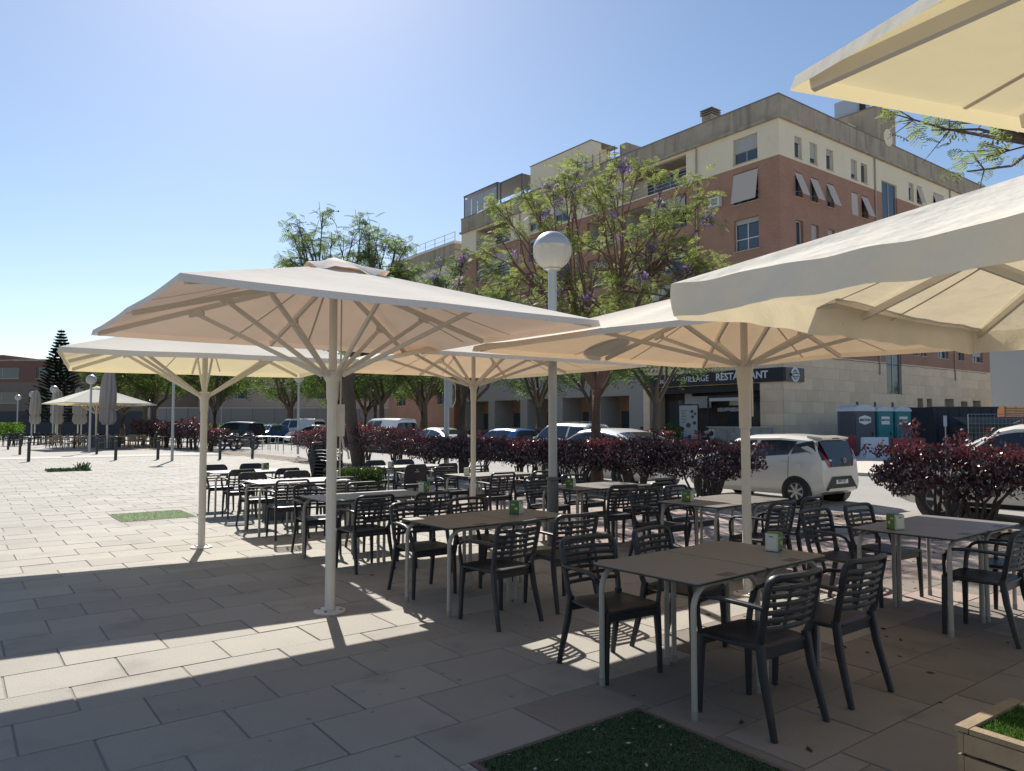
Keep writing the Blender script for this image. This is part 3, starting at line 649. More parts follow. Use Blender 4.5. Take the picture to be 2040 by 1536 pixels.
# ------------------------------------------------------------------ trees
M_bark = mat('brown bark', (.105, .075, .058), .9, var=.3, vscale=7, bump=.9, bscale=24)
M_bark_r = mat('reddish trunk bark', (.17, .10, .075), .9, var=.3, vscale=6, bump=.9, bscale=24)
M_jac = thin_mat('jacaranda fronds', (.125, .155, .06), (.27, .32, .085), .5, island=.45, gloss=.03, rough=.5)
M_jacd = thin_mat('darker jacaranda fronds', (.06, .11, .03), (.15, .24, .045), .45, island=.45, gloss=.03, rough=.5)
M_jacm = thin_mat('mid green jacaranda fronds', (.085, .135, .045), (.20, .28, .07), .5, island=.45, gloss=.03, rough=.5)
M_blos = thin_mat('purple blossom', (.25, .19, .36), (.30, .21, .42), .4, island=.35)
M_pod = mat('dark seed pod', (.05, .035, .03), .8)
def frond_template(n=7, k=1.):
    v = []; q = []
    for i in range(n):
        s = (i + .6) / n; w = .34 * math.sin(math.pi * (.18 + .75 * s)) * k; z = -.28 * s * s
        for sd in (-1, 1):
            o = len(v); x0 = s - .032; x1 = s + .032
            v += [(x0, sd * .005, z), (x1, sd * .005, z - .01), (x1 + .10, sd * w, z - .10), (x0 + .08, sd * w * .93, z - .09)]; q.append((o, o + 1, o + 2, o + 3))
    return np.array(v), np.array(q)
FROND = frond_template(); FROND_S = frond_template(4, 1.2)
def fronds(tips, per, rng, size, tmpl=FROND, spread=.35):
    n = len(tips) * per; base = np.repeat(np.array(tips), per, axis=0) + rng.normal(0, spread * .45, (n, 3)) * np.array([1, 1, .7])
    return scatter(tmpl[0], tmpl[1], base, rots(n, rng, .75, True), rng.uniform(.65, 1.25, n) * size)
def tree(name, label, loc, trunk_h, height, rx, ry, seed, nlimb=5, ntip=70, per=16, size=.42, rad=.14, lean=(0, 0), flowers=0, mleaf=None, bark=None, tmpl=FROND, group='jacaranda trees', fork=.55, gap=0., spread=.35, cz=None, pods=0, twig=3, cat='tree'):
    rng = np.random.default_rng(seed); t = thing(name, label, cat, loc, 0, group); bark = bark or M_bark; mleaf = mleaf or M_jac
    top = Vector((lean[0] * trunk_h, lean[1] * trunk_h, trunk_h)); m = MB()
    mid = top * .5 + Vector((rng.normal(0, .05), rng.normal(0, .05), 0))
    m.tube([(0, 0, -.05), (0, 0, .12), tuple(mid), tuple(top)], [rad * 1.35, rad * 1.08, rad * .98, rad * .95], 10); m.build('trunk', bark, t, smooth=50)
    # tips spread through a flattened dome, in clumps
    cz = cz if cz is not None else trunk_h + (height - trunk_h) * .52; hz = height - cz
    tips = []
    while len(tips) < ntip:
        p = rng.uniform(-1, 1, 3); r = np.linalg.norm(p)
        if r > 1 or r < .38: continue
        if p[2] < -.55: continue
        az = math.atan2(p[1], p[0])
        if math.sin(az * 3 + seed) + math.sin(az * 2 - seed * 2) + rng.normal(0, .5) < -1.1 + gap: continue
        tips.append((p[0] * rx + top.x, p[1] * ry + top.y, cz + p[2] * hz * (.85 + .3 * rng.random())))
    tips = np.array(tips); az = np.arctan2(tips[:, 1] - top.y, tips[:, 0] - top.x) + seed
    lim = ((az % (2 * math.pi)) / (2 * math.pi) * nlimb).astype(int) % nlimb
    lb = MB(); tb = MB()
    for k in range(nlimb):
        T = tips[lim == k]
        if not len(T): continue
        c = Vector(T.mean(axis=0)); c = top + (c - top) * .95
        L = (c - top).length; p1 = top + (c - top) * .33 + Vector((rng.normal(0, .12), rng.normal(0, .12), -.04 * L)); p2 = top + (c - top) * .68 + Vector((rng.normal(0, .15), rng.normal(0, .15), .05 * L))
        path = [top - Vector((0, 0, .12)), p1, p2, c]
        lb.tube(path, [rad * .72, rad * .52, rad * .36, rad * .2], 8)
        for q in T:
            q = Vector(q); s = rng.choice([1, 2, 2, 3]); st = path[s] if s < 3 else path[2].lerp(path[3], .6)
            mm = st.lerp(q, .5) + Vector((rng.normal(0, .14), rng.normal(0, .14), rng.normal(.06, .12)))
            tb.tube([st, mm, q], [rad * .2, rad * .12, rad * .05], 5, cap=False)
            for w in range(twig):
                e = q + Vector(rng.normal(0, spread * .55, 3)); tb.tube([mm.lerp(q, .6), e], [rad * .07, rad * .025], 3, cap=False)
    l = lb.build('limbs', bark, t, smooth=60); tb.build('twigs', bark, l)
    v, q = fronds(tips, per, rng, size, tmpl, spread); cr = link('crown', np_mesh('crown', v, q, mleaf), t)
    if flowers:
        fc = tips[rng.choice(len(tips), flowers)] + rng.normal(0, .09, (flowers, 3)); n = 60
        pos = np.repeat(fc, n, axis=0) + rng.normal(0, .075, (flowers * n, 3)); v, q = scatter(LEAF[0], LEAF[1], pos, rots(len(pos), rng), rng.uniform(.05, .10, len(pos)))
        link('blossom', np_mesh('blossom', v, q, M_blos), t)
    if pods:
        pos = tips[rng.choice(len(tips), pods)] + rng.normal(0, .3, (pods, 3)) + np.array([0, 0, .15]); m = MB()
        for p in pos: m.lathe([(.005, .03), (.032, .01), (.03, -.02), (.004, -.035)], 6, p)
        m.build('seed_pods', M_pod, cr)
    return t
T1 = tree('jacaranda_tree', 'jacaranda with purple blossom and bare reddish trunk behind the tall globe lamp', W(12.25, 12.9), 2.55, 7.75, 3.3, 3.0, 4, nlimb=6, ntip=104, per=32, size=.235, rad=.15, flowers=46, bark=M_bark_r, gap=.35, spread=.36, cz=5.3, twig=4)
tree('jacaranda_tree', 'dark green jacaranda with seed pods rising behind the nearest parasol canopy', W(12.0, 25.3), 3.2, 9.5, 2.9, 2.9, 9, nlimb=5, ntip=120, per=20, size=.36, rad=.24, lean=(-.14, -.03), flowers=3, mleaf=M_jacm, gap=.2, spread=.45, cz=6.6, pods=26)
tree('jacaranda_tree', 'blossoming jacaranda left of the globe lamp, in front of the brick facade', W(12.5, 19.0), 2.8, 6.6, 2.0, 2.0, 15, nlimb=5, ntip=60, per=18, size=.34, rad=.16, flowers=40, mleaf=M_jacd, gap=.2, cz=5.0)
tree('jacaranda_tree', 'leafy tree at the right edge with branches hanging over the sky', W(11.9, 1.5), 3.0, 7.9, 4.8, 4.3, 23, nlimb=6, ntip=95, per=13, size=.30, rad=.16, gap=.3, spread=.38, cz=6.2, pods=6, twig=4, flowers=0)
# opposite pavement
OPP = [(26.2, 23.6, 'dark tree at the left end of the restaurant sign'), (26.2, 28.0, 'tree on the opposite pavement left of the menu board'), (26.4, 32.6, 'forked tree on the opposite pavement behind the thin grey post'), (26.0, 38.6, 'tree on the opposite pavement above the blue car'), (26.3, 45, 'tree on the opposite pavement behind the middle parasol pole'), (26.0, 52, 'second farthest street tree before the arcade'), (26.2, 60, 'farthest street tree before the arcade'), (24.7, 48.4, 'street tree near the kerb behind the white van top'), (24.9, 56, 'street tree near the kerb left of the white van top'), (24.6, 66, 'street tree at the far end of the opposite kerb')]
protoO = []
for k, (a, b, lb) in enumerate(OPP):
    if k < 3:
        o = tree('street_tree', lb, W(a, b), 2.6, 6.7 + .3 * k, 2.9, 2.9, 31 + k, nlimb=5, ntip=46, per=13, size=.62, rad=.17, mleaf=M_jacd, tmpl=FROND_S, group='street trees on the opposite pavement', spread=.5, cz=4.9); protoO.append(o)
    else:
        o = copy_tree(protoO[k % 3]); o.location = W(a, b); o.rotation_euler[2] = k * 1.7; o['label'] = lb; o.scale = (1.16,) * 3
# trees beyond the plaza and the car park
M_far = thin_mat('far foliage', (.065, .105, .035), (.16, .23, .05), .4, island=.45)
FAR = [(-29.8, 57, .95, 'bright tree behind the largest far globe lamp'), (-27.0, 56, 1.1, 'dark tree with forked trunk behind the closed parasol'), (-20.8, 52, 1.0, 'tree behind the left parasol pole'), (-29.5, 74, 1.2, 'tree in the back row right of the closed parasol'), (-22.5, 75, 1.1, 'round tree above the parked cars, left one'), (-17.5, 76, 1.0, 'round tree above the white van'), (-12.2, 62, 1.0, 'tree right of the white van'), (-38.5, 78, 1.25, 'tree beside the conifer'), (-8.2, 68, 1.1, 'tree in the street end behind the nearest parasol pole'), (-3.0, 74, 1.15, 'tree in the street end left of the arcade')]
protoF = []
for k, (x, y, s, lb) in enumerate(FAR):
    if k < 3: o = tree('plane_tree', lb, (x, y, 0), 2.5, 7.0, 3.2, 3.2, 51 + k, nlimb=5, ntip=48, per=14, size=.75, rad=.2, mleaf=M_far, tmpl=FROND_S, group='trees beyond the plaza', spread=.55, cz=5.0); protoF.append(o)
    else: o = copy_tree(protoF[k % 3]); o.location = (x, y, 0); o.rotation_euler[2] = k * 2.1; o['label'] = lb
    o.scale = (s, s, s)
o = copy_tree(protoF[0]); o.location = W(72, 20); o['label'] = 'green tree beyond the right end of the building'; o.scale = (1.05, 1.05, .95)
# conifer with whorled branches
t = thing('norfolk_pine', 'tall dark conifer with tiered branches at the far left', 'tree', (-50.6, 83, 0))
m = MB(); m.tube([(0, 0, 0), (0, 0, 6), (0, 0, 12.1)], [.24, .16, .03], 8); m.build('trunk', M_bark, t)
rng = np.random.default_rng(77); bm_ = MB(); pos = []; 
for k in range(30):
    z = 1.8 + 10.0 * k / 29; L = 2.9 * (1 - (k / 29) ** 1.15) + .22
    for j in range(12):
        an = j * 2 * math.pi / 12 + k * .5 + rng.normal(0, .08); d = Vector((math.cos(an), math.sin(an), 0)); l = L * rng.uniform(.82, 1.08)
        e = Vector((0, 0, z)) + d * l + Vector((0, 0, .16 * l)); mid = Vector((0, 0, z)) + d * l * .55 + Vector((0, 0, -.03 * l)); bm_.tube([(0, 0, z), mid, e], [.03, .022, .01], 4, cap=False)
        for s in np.linspace(.25, 1, 10): p = Vector((0, 0, z)).lerp(mid, s * 1.8) if s < .55 else mid.lerp(e, (s - .55) / .45); pos.append((p.x, p.y, p.z, an))
pos = np.array(pos); bm_.build('branches', M_bark, t)
NE = (np.array([(-.1, -.2, 0), (.18, -.24, .05), (.30, .0, .1), (.18, .24, .05), (-.1, .2, 0)]), np.array([[0, 1, 2, 3, 4]])); n = len(pos)
c, s = np.cos(pos[:, 3]), np.sin(pos[:, 3]); Mx = np.zeros((n, 3, 3)); Mx[:, 0, 0] = c; Mx[:, 0, 1] = -s; Mx[:, 1, 0] = s; Mx[:, 1, 1] = c; Mx[:, 2, 2] = 1
v, q = scatter(NE[0], NE[1], pos[:, :3], Mx, rng.uniform(.6, 1.0, n)); v2, q2 = scatter(NE[0] * np.array([1, .5, 1]) @ np.array([[1, 0, 0], [0, 0, 1], [0, 1, 0]]), NE[1], pos[:, :3], Mx, rng.uniform(.4, .7, n))
link('crown', np_mesh('crown', np.vstack([v, v2]), np.vstack([q, q2 + len(v)]), thin_mat('conifer needles', (.032, .052, .042), (.03, .055, .03), .2, island=.4)), t)

# ------------------------------------------------------------------ purple plum shrubs
M_plum = thin_mat('purple plum leaves', (.042, .016, .024), (.085, .016, .024), .35, island=.6, gloss=.09, rough=.32)
M_plumtop = thin_mat('young red plum leaves', (.062, .022, .028), (.15, .03, .034), .42, island=.5, gloss=.07, rough=.35)
def shrub(label, loc, w, d, h, seed, n=5200, leaf=.066, sprigs=8, sprig_h=.5, group='purple plum shrubs along the kerb', gapz=.38):
    rng = np.random.default_rng(seed); t = thing('plum_shrub', label, 'shrub', loc, STREET, group)    # local x along the street
    m = MB(); tips = []
    for k in range(6):
        x0 = rng.uniform(-.25, .25) * w; y0 = rng.normal(0, .06)
        for j in range(3):
            e = Vector((x0 + rng.uniform(-.32, .32) * w, rng.uniform(-.4, .4) * d, h * rng.uniform(.6, .95))); md = Vector((x0 * .9 + (e.x - x0) * .25 + rng.normal(0, .04), y0 + rng.normal(0, .05), h * .38))
            m.tube([(x0 * .7, y0, -.02), md, e], [.034, .022, .008], 5, cap=False)
            f = e + Vector((rng.normal(0, .18), rng.normal(0, .18), .1)); m.tube([md.lerp(e, .5), f], [.012, .004], 4, cap=False)
    m.build('stems', M_bark, t)
    c = rng.uniform(-1, 1, (int(n * 1.5), 3)); r = (np.abs(c) ** 3.2).sum(1); c = c[r < 1.25][:n]; keep = rng.random(len(c)) < .28 + .72 * np.clip((np.abs(c) ** 2).sum(1), 0, 1); c = c[keep]
    zz = c[:, 2]; lump = .10 * np.sin(c[:, 0] * 5 + seed) + .06 * np.sin(c[:, 0] * 11 + 2 * seed)
    pos = np.stack([c[:, 0] * w / 2, c[:, 1] * d / 2 * (1 + lump), h * (gapz + (1 - gapz) * (zz + 1) / 2) + lump * (zz > 0) - .10 * h * np.abs(np.sin(c[:, 0] * 4 + seed)) * (zz < -.3) * -1], 1)
    # ragged underside
    drop = (zz < -.2) & (rng.random(len(c)) < .55 + .4 * np.sin(c[:, 0] * 7 + seed)); pos = pos[~drop]
    v, q = scatter(LEAF[0], LEAF[1], pos, rots(len(pos), rng), rng.uniform(.65, 1.35, len(pos)) * leaf); link('foliage', np_mesh('foliage', v, q, M_plum), t)
    P = []
    for k in range(sprigs):
        x, y = rng.uniform(-.48, .48) * w, rng.uniform(-.4, .4) * d; L = sprig_h * rng.uniform(.3, 1); nn = int(60 * L / .4) + 16; s = rng.random(nn)
        P.append(np.stack([x + rng.normal(0, .045, nn) + .1 * s * rng.normal(), y + rng.normal(0, .045, nn), h - .05 + s * L], 1))
    nn = n // 7; P.append(np.stack([rng.uniform(-.5, .5, nn) * w, rng.uniform(-.5, .5, nn) * d, h + rng.normal(.0, .05, nn)], 1))
    P = np.vstack(P); v, q = scatter(LEAF[0], LEAF[1], P, rots(len(P), rng), rng.uniform(.65, 1.3, len(P)) * leaf * 1.05); link('young_growth', np_mesh('young_growth', v, q, M_plumtop), t, kind='stuff')
    return t
SH = [(12.2, 2.6, 2.3, 1.15, 'purple shrub at the right edge in front of the white car', 5200), (12.15, 4.95, 2.4, 1.17, 'large purple shrub with tall red sprigs right of the small white hatchback', 6500), (12.2, 9.75, 2.5, 1.16, 'purple shrub covering the front of the small white hatchback', 5200),
      (12.2, 11.7, 2.1, 1.17, 'purple shrub left of the one covering the small hatchback', 4800), (12.25, 13.6, 2.2, 1.10, 'purple shrub right of the reddish tree trunk', 4800), (12.2, 15.6, 2.3, 1.10, 'purple shrub between the globe lamp and the reddish trunk', 4800), (12.2, 18.0, 2.5, 1.10, 'purple shrub left of the globe lamp', 4400), (12.2, 20.4, 2.5, 1.08, 'purple shrub in front of the blue car', 4200),
      (12.2, 22.7, 2.2, 1.35, 'purple shrub right of the dark jacaranda trunk', 4200), (12.2, 25.4, 2.4, 1.4, 'purple shrub around the dark jacaranda trunk', 4200), (12.2, 27.8, 2.2, 1.35, 'purple shrub behind the nearest parasol pole', 4000), (12.1, 30.2, 1.9, 1.2, 'loose purple shrub at the left end of the near hedge', 2600)]
protoS = []
for k, (a, b, w, h, lb, n) in enumerate(SH): protoS.append(shrub(lb, W(a, b), w, 1.15, h, 100 + k, int(n * 1.9), sprigs=(9 if k in (1, 9, 10) else 2), sprig_h=(.6 if k == 1 else .42)))
FARSH = [(11.9, 44.5, 'motorcycle-side purple shrub beyond the racks'), (11.6, 47.0, 'far purple shrub right of the left lamp post'), (11.4, 49.6, 'far purple shrub behind the left lamp post'), (11.2, 52.2, 'far purple shrub under the dark tree'), (11.0, 54.8, 'far purple shrub right of the closed parasol'), (10.8, 57.4, 'far purple shrub behind the closed parasol')]
for k, (a, b, lb) in enumerate(FARSH):
    o = copy_tree(protoS[8 + k % 3]); o.location = W(a, b); o['label'] = lb; o.rotation_euler[2] += math.pi * (k % 2); o['group'] = 'far purple shrubs'; o.scale = (1.2, 1.2, 1.15 if k else .9)
for k, (a, b, lb) in enumerate([(24.9, 30.5, 'purple shrub on the opposite pavement right of the blue car'), (24.9, 34.5, 'purple shrub on the opposite pavement behind the blue car'), (24.9, 38.5, 'purple shrub on the opposite pavement above the silver car'), (24.9, 26.3, 'purple shrub on the opposite pavement behind the white sedan'), (30.0, 27.2, 'tall red-tipped plant in front of the restaurant terrace')]):
    o = copy_tree(protoS[3 + k % 4]); o.location = W(a, b); o['label'] = lb; o['group'] = 'purple shrubs of the opposite pavement'; o.scale = (1, 1, .95)
t = thing('clipped_hedge', 'bright green clipped hedge at the far left edge', 'hedge', (-48.5, 66.5, 0), R(12))
v, q = leaf_cloud(7000, RNG, (4.2, .9, .8), .16); v[:, 2] += .85; link('foliage', np_mesh('foliage', v, q, thin_mat('hedge leaves', (.07, .15, .03), (.16, .28, .04), .4, island=.4)), t)
m = MB()
for k in range(8): m.tube([(-3.6 + k, 0, 0), (-3.6 + k, .1, .9)], .04, 5)
m.build('stems', M_bark, t)
t = thing('low_hedge', 'sunlit low hedge below the grey wall beyond the car park', 'hedge', (-24, 82, 0), R(2))
v, q = leaf_cloud(5200, RNG, (13, .8, .7), .22); v[:, 2] += .8; link('foliage', np_mesh('foliage', v, q, MATS['hedge leaves']), t)
t = thing('terrace_bush', 'green bush in a pot in front of the seated people', 'bush', W(33.5, 29.0))
v, q = leaf_cloud(900, RNG, (.7, .7, .6), .13, shape='ball'); v[:, 2] += 1.0; link('foliage', np_mesh('foliage', v, q, M_far), t)
m = MB(); m.lathe([(.24, 0), (.32, .5), (.28, .5), (.27, .44)], 14); m.build('pot', M_darkmetal, t)
# leaf litter under the trees
n = 1100; a = RNG.uniform(3.2, 11.2, n); b = RNG.uniform(-.5, 16, n); sel = RNG.random(n) < np.clip((a - 3.5) / 6, .15, 1)
P = np.array([tuple(W(x, y, .006)) for x, y in zip(a[sel], b[sel])]); v, q = scatter(LEAF[0], LEAF[1], P, rots(len(P), RNG, .25, True), RNG.uniform(.025, .065, len(P)))
link('fallen_leaves', np_mesh('fallen_leaves', v, q, thin_mat('dry leaves', (.07, .045, .03), (.08, .05, .03), .2, island=.5)), kind='stuff', label='small dry leaves scattered over the shaded paving')
n = 260; P = np.stack([RNG.uniform(11.6, 12.7, n * 8), RNG.uniform(0, 32, n * 8)], 1); P = np.array([tuple(W(x, y, .02)) for x, y in P]); v, q = scatter(LEAF[0], LEAF[1], P, rots(len(P), RNG, .3, True), RNG.uniform(.04, .08, len(P)))
link('bed_litter', np_mesh('bed_litter', v, q, MATS['dry leaves']), kind='stuff', label='dry leaf litter on the planting bed')

# ------------------------------------------------------------------ vehicles
M_glass = mat('dark car glass', (.02, .025, .03), .04, spec=.7); M_tyre = mat('tyre rubber', (.02, .02, .021), .8); M_rim = mat('alloy rim', (.45, .45, .46), .3, .8)
M_black = mat('black trim', (.018, .018, .02), .45); M_tail = mat('red lamp glass', (.20, .012, .016), .15); M_head = mat('clear lamp glass', (.55, .57, .6), .1, .3); M_seam = mat('panel gap', (.03, .03, .03), .8)
def paint(nm, c, metal=0.):
    if nm in MATS: return MATS[nm]
    m = mat(nm, c, .28, metal, spec=.5); p = m.node_tree.nodes['Principled BSDF']; p.inputs['Coat Weight'].default_value = .6; p.inputs['Coat Roughness'].default_value = .06; return m
def lerp_tab(tab, x):
    if x <= tab[0][0]: return tab[0][1]
    for (x0, y0), (x1, y1) in zip(tab, tab[1:]):
        if x <= x1: return y0 + (y1 - y0) * (x - x0) / (x1 - x0)
    return tab[-1][1]
CARS = {
 'hatch': dict(L=3.46, W=1.62, top=[(-1.73, .62), (-1.70, .92), (-1.52, 1.36), (-1.40, 1.41), (-.7, 1.46), (.1, 1.44), (.45, 1.37), (1.05, .98), (1.45, .88), (1.66, .76), (1.73, .55)], belt=[(-1.73, 1.08), (-1.1, 1.02), (-.2, .93), (1.05, .92), (1.73, .7)], wheels=(-1.17, 1.17), wr=.285,
   side=[(-.98, -.08), (-.03, .82)], ws=(.48, 1.0), rw=(-1.685, -1.53), clear=.2),
 'sedan': dict(L=4.6, W=1.8, top=[(-2.3, .65), (-2.27, .96), (-2.05, 1.05), (-1.75, 1.10), (-1.0, 1.36), (-.5, 1.44), (.1, 1.45), (.45, 1.40), (1.25, .98), (1.9, .86), (2.2, .72), (2.3, .5)], belt=[(-2.3, .95), (-1.2, .98), (1.2, .93), (2.3, .7)], wheels=(-1.38, 1.36), wr=.32,
   side=[(-1.15, -.15), (-.08, .98)], ws=(.5, 1.18), rw=(-1.68, -1.02), clear=.2),
 'suv': dict(L=4.35, W=1.8, top=[(-2.17, .7), (-2.15, 1.0), (-2.0, 1.55), (-1.9, 1.64), (-.5, 1.70), (.2, 1.68), (.45, 1.62), (1.1, 1.06), (1.85, .98), (2.1, .85), (2.17, .6)], belt=[(-2.17, 1.05), (1.1, 1.02), (2.17, .8)], wheels=(-1.3, 1.32), wr=.35,
   side=[(-1.85, -1.05), (-.95, -.12), (-.04, .85)], ws=(.5, 1.05), rw=(-2.13, -1.98), clear=.25),
 'van': dict(L=5.0, W=1.95, top=[(-2.5, .8), (-2.48, 1.0), (-2.42, 1.85), (-2.35, 1.93), (-.5, 1.97), (.9, 1.95), (1.15, 1.88), (1.75, 1.15), (2.3, .98), (2.46, .8), (2.5, .6)], belt=[(-2.5, 1.15), (1.7, 1.08), (2.5, .9)], wheels=(-1.55, 1.55), wr=.34,
   side=[(-2.25, -.75), (-.62, .35), (.5, 1.4)], ws=(1.18, 1.72), rw=(-2.475, -2.43), clear=.24)}
def car(kind, label, loc, rz, pm, group='parked cars', detail=False, plate=None, name='parked_car', cat='car'):
    D = CARS[kind]; t = thing(name, label, cat, loc, rz, group); L, Wd = D['L'], D['W']; hw = Wd / 2; cl = D['clear']
    def w_at(x): u = abs(x) / (L / 2); return hw * (1 - .14 * max(0, (u - .72) / .28) ** 2)
    def sec(x):
        zt = lerp_tab(D['top'], x); zb = min(lerp_tab(D['belt'], x), zt - .05); w = w_at(x); zl = cl + (.10 * max(0, (abs(x) / (L / 2) - .86) / .14))
        gh = max(0, zt - zb); wt = w * .96 - gh * .40
        return [(0, zl), (w * .90, zl), (w * .975, zl + .10), (w, min(.52, zb - .1)), (w * .985, (zb + .52) / 2 if zb > .7 else zb - .04), (w * .955, zb), (wt + .02, zt - min(.07, gh * .3 + .015)), (wt - .07, zt - .012), (wt * .55, zt + .012), (0, zt + .018)]
    def P(x, k):
        s = sec(x); i = min(int(k), 8); f = k - i; return Vector((x, s[i][0] + (s[i + 1][0] - s[i][0]) * f, s[i][1] + (s[i + 1][1] - s[i][1]) * f))
    xs = sorted(set([p[0] for p in D['top']] + list(np.linspace(-L / 2, L / 2, 30)))); vs = []; fs = []
    for x in xs:
        s = sec(x); ring = [(x, y, z) for y, z in s] + [(x, -y, z) for y, z in s[1:-1][::-1]]; vs += ring
    k = 18
    for i in range(len(xs) - 1):
        for j in range(k): fs.append((i * k + j, (i + 1) * k + j, (i + 1) * k + (j + 1) % k, i * k + (j + 1) % k))
    fs += [tuple(range(k)), tuple((len(xs) - 1) * k + j for j in range(k))[::-1]]
    m = MB(); m.add(vs, fs); body = m.build('body', pm, t, smooth=32)
    def panel(nm, x0, x1, k0, k1, mm, sides=(1, -1), off=.006, nx=6, nk=3, par=None, slant=0.):
        for s in sides:
            m = MB(); g = []
            for i in range(nx + 1):
                for j in range(nk + 1):
                    kk = k0 + (k1 - k0) * j / nk; x = x0 + (x1 - x0) * i / nx + slant * j / nk; p = P(x, kk); e = 1e-3
                    nn = (P(x + e, kk) - P(x - e, kk)).cross(P(x, min(kk + e, 8.999)) - P(x, kk - e))
                    if nn.length > 0: nn.normalize()
                    if nn.dot(p - Vector((x, 0, .75))) < 0: nn = -nn
                    p = p + nn * off; g.append((p.x, p.y * s, p.z))
            f = [(i * (nk + 1) + j, (i + 1) * (nk + 1) + j, (i + 1) * (nk + 1) + j + 1, i * (nk + 1) + j + 1) for i in range(nx) for j in range(nk)]
            m.add(g, f); m.build(nm, mm, par or t, smooth=60)
    for i, (x0, x1) in enumerate(D['side']):
        if kind == 'van' and i < 1: continue
        panel('side_window', x0, x1, 5.10, 5.9, M_glass, slant=(-.16 if i == 0 and kind != 'van' and len(D['side']) < 3 else (-.10 if i == len(D['side']) - 1 else 0)))
    panel('windscreen', D['ws'][0], D['ws'][1], 6.6, 9, M_glass); panel('rear_window', D['rw'][0], D['rw'][1], 6.4, 9, M_glass)
    panel('headlamp', L / 2 - .34, L / 2 - .06, 3.6, 4.5, M_head)
    if kind != 'hatch': panel('tail_lamp', -L / 2 + .02, -L / 2 + .16, 3.4, 4.9, M_tail)
    panel('sill_trim', -L / 2 + .9, L / 2 - .9, 1.2, 2.0, M_black if kind in ('suv',) else pm)
    for x in D['wheels']:
        for s in (1, -1):
            y = w_at(x) * 1.0
            m = MB(); n = 28; r0 = D['wr'] * 1.16; m.add([(x + r0 * math.cos(6.2832 * i / n), s * (y + .004), D['wr'] * .98 + r0 * math.sin(6.2832 * i / n)) for i in range(n)] + [(x + r0 * math.cos(6.2832 * i / n), s * (y - .25), D['wr'] * .98 + r0 * math.sin(6.2832 * i / n)) for i in range(n)], [tuple(range(n))] + [(i, (i + 1) % n, n + (i + 1) % n, n + i) for i in range(n)]); m.build('wheel_arch', M_black, t)
            r = D['wr']; prof = [(r * .62, -.09), (r * .9, -.10), (r, -.07), (r, .07), (r * .9, .10), (r * .64, .095), (r * .62, .06)]
            wm = MB(); wm.lathe(prof, 28, cap=False); wo = wm.build('wheel', M_tyre, t, smooth=40); wo.location = (x, s * (y - .075), r); wo.rotation_euler = (R(-90) * s, 0, 0)
            rm = MB(); rm.lathe([(r * .64, .085), (r * .60, .09), (r * .57, .06)], 28, cap=False); rm.lathe([(.001, .088), (r * .13, .085), (r * .15, .06)], 12, cap=False)
            for q in range(7 if detail else 6):
                an = 6.2832 * q / (7 if detail else 6); d = Vector((math.cos(an), math.sin(an), 0)); rm.bar(d * r * .1 + Vector((0, 0, .072)), d * r * .6 + Vector((0, 0, .074)), .045, .02)
            rm.build('rim', M_rim, wo, smooth=30)
            bm2 = MB(); bm2.lathe([(.001, .02), (r * .6, .02)], 20, cap=False); bm2.build('brake_disc', M_black, wo)
    for s in (1, -1):
        xm = D['side'][-1][1] - .08; m = MB(); y = w_at(xm); m.lathe([(.01, -.06), (.07, -.05), (.09, 0), (.07, .05), (.01, .06)], 10, (xm, s * (y + .09), lerp_tab(D['belt'], xm) + .06)); m.build('door_mirror', pm, t, smooth=40)
        for i, (x0, x1) in enumerate(D['side'][-2:]):
            m = MB(); xx = x0 + .12; p = P(xx, 4.6); m.bbox(xx - .09, xx + .09, s * (p.y + .012) - .012, s * (p.y + .012) + .012, p.z - .012, p.z + .012); m.build('door_handle', pm, t)
            panel('door_seam', x1 + .03, x1 + .042, 2.1, 5, M_seam, (s,), .003, 1, 6)
        panel('door_seam', D['side'][-2][0] - .02, D['side'][-2][0] - .008, 2.6, 5, M_seam, (s,), .003, 1, 6)
    if kind == 'suv':
        for s in (1, -1): m = MB(); m.tube([(-1.6, s * .62, 1.70), (-1.5, s * .62, 1.76), (.1, s * .62, 1.75), (.2, s * .62, 1.70)], .018, 6); m.build('roof_rail', M_black, t)
    m = MB(); m.box((-L / 2 - .012, 0, .56 if kind != 'hatch' else .5), (.012, .46, .11)); pl = m.build('number_plate', mat('plate white', (.75, .75, .73), .4), t)
    if plate: text('plate_text', plate, .085, M_ink, pl, Matrix.Translation((-L / 2 - .02, 0, .5)) @ Matrix(((0, 0, -1), (-1, 0, 0), (0, 1, 0))).to_4x4(), .002)
    return t, P, panel
RS = -.10
whitep = paint('white car paint', (.74, .73, .70)); cream = paint('warm white car paint', (.72, .67, .58)); silver = paint('silver car paint', (.48, .49, .5), .5); bluep = paint('blue car paint', (.035, .10, .30), .3); blackp = paint('black car paint', (.02, .022, .025), .2); greyb = paint('pale blue grey car paint', (.30, .36, .43), .4)
t, P, panel = car('hatch', 'small white hatchback with black glass tailgate parked beyond the hedge gap', W(14.95, 10.08, RS), STREET, cream, detail=True, plate='8847 KJT')
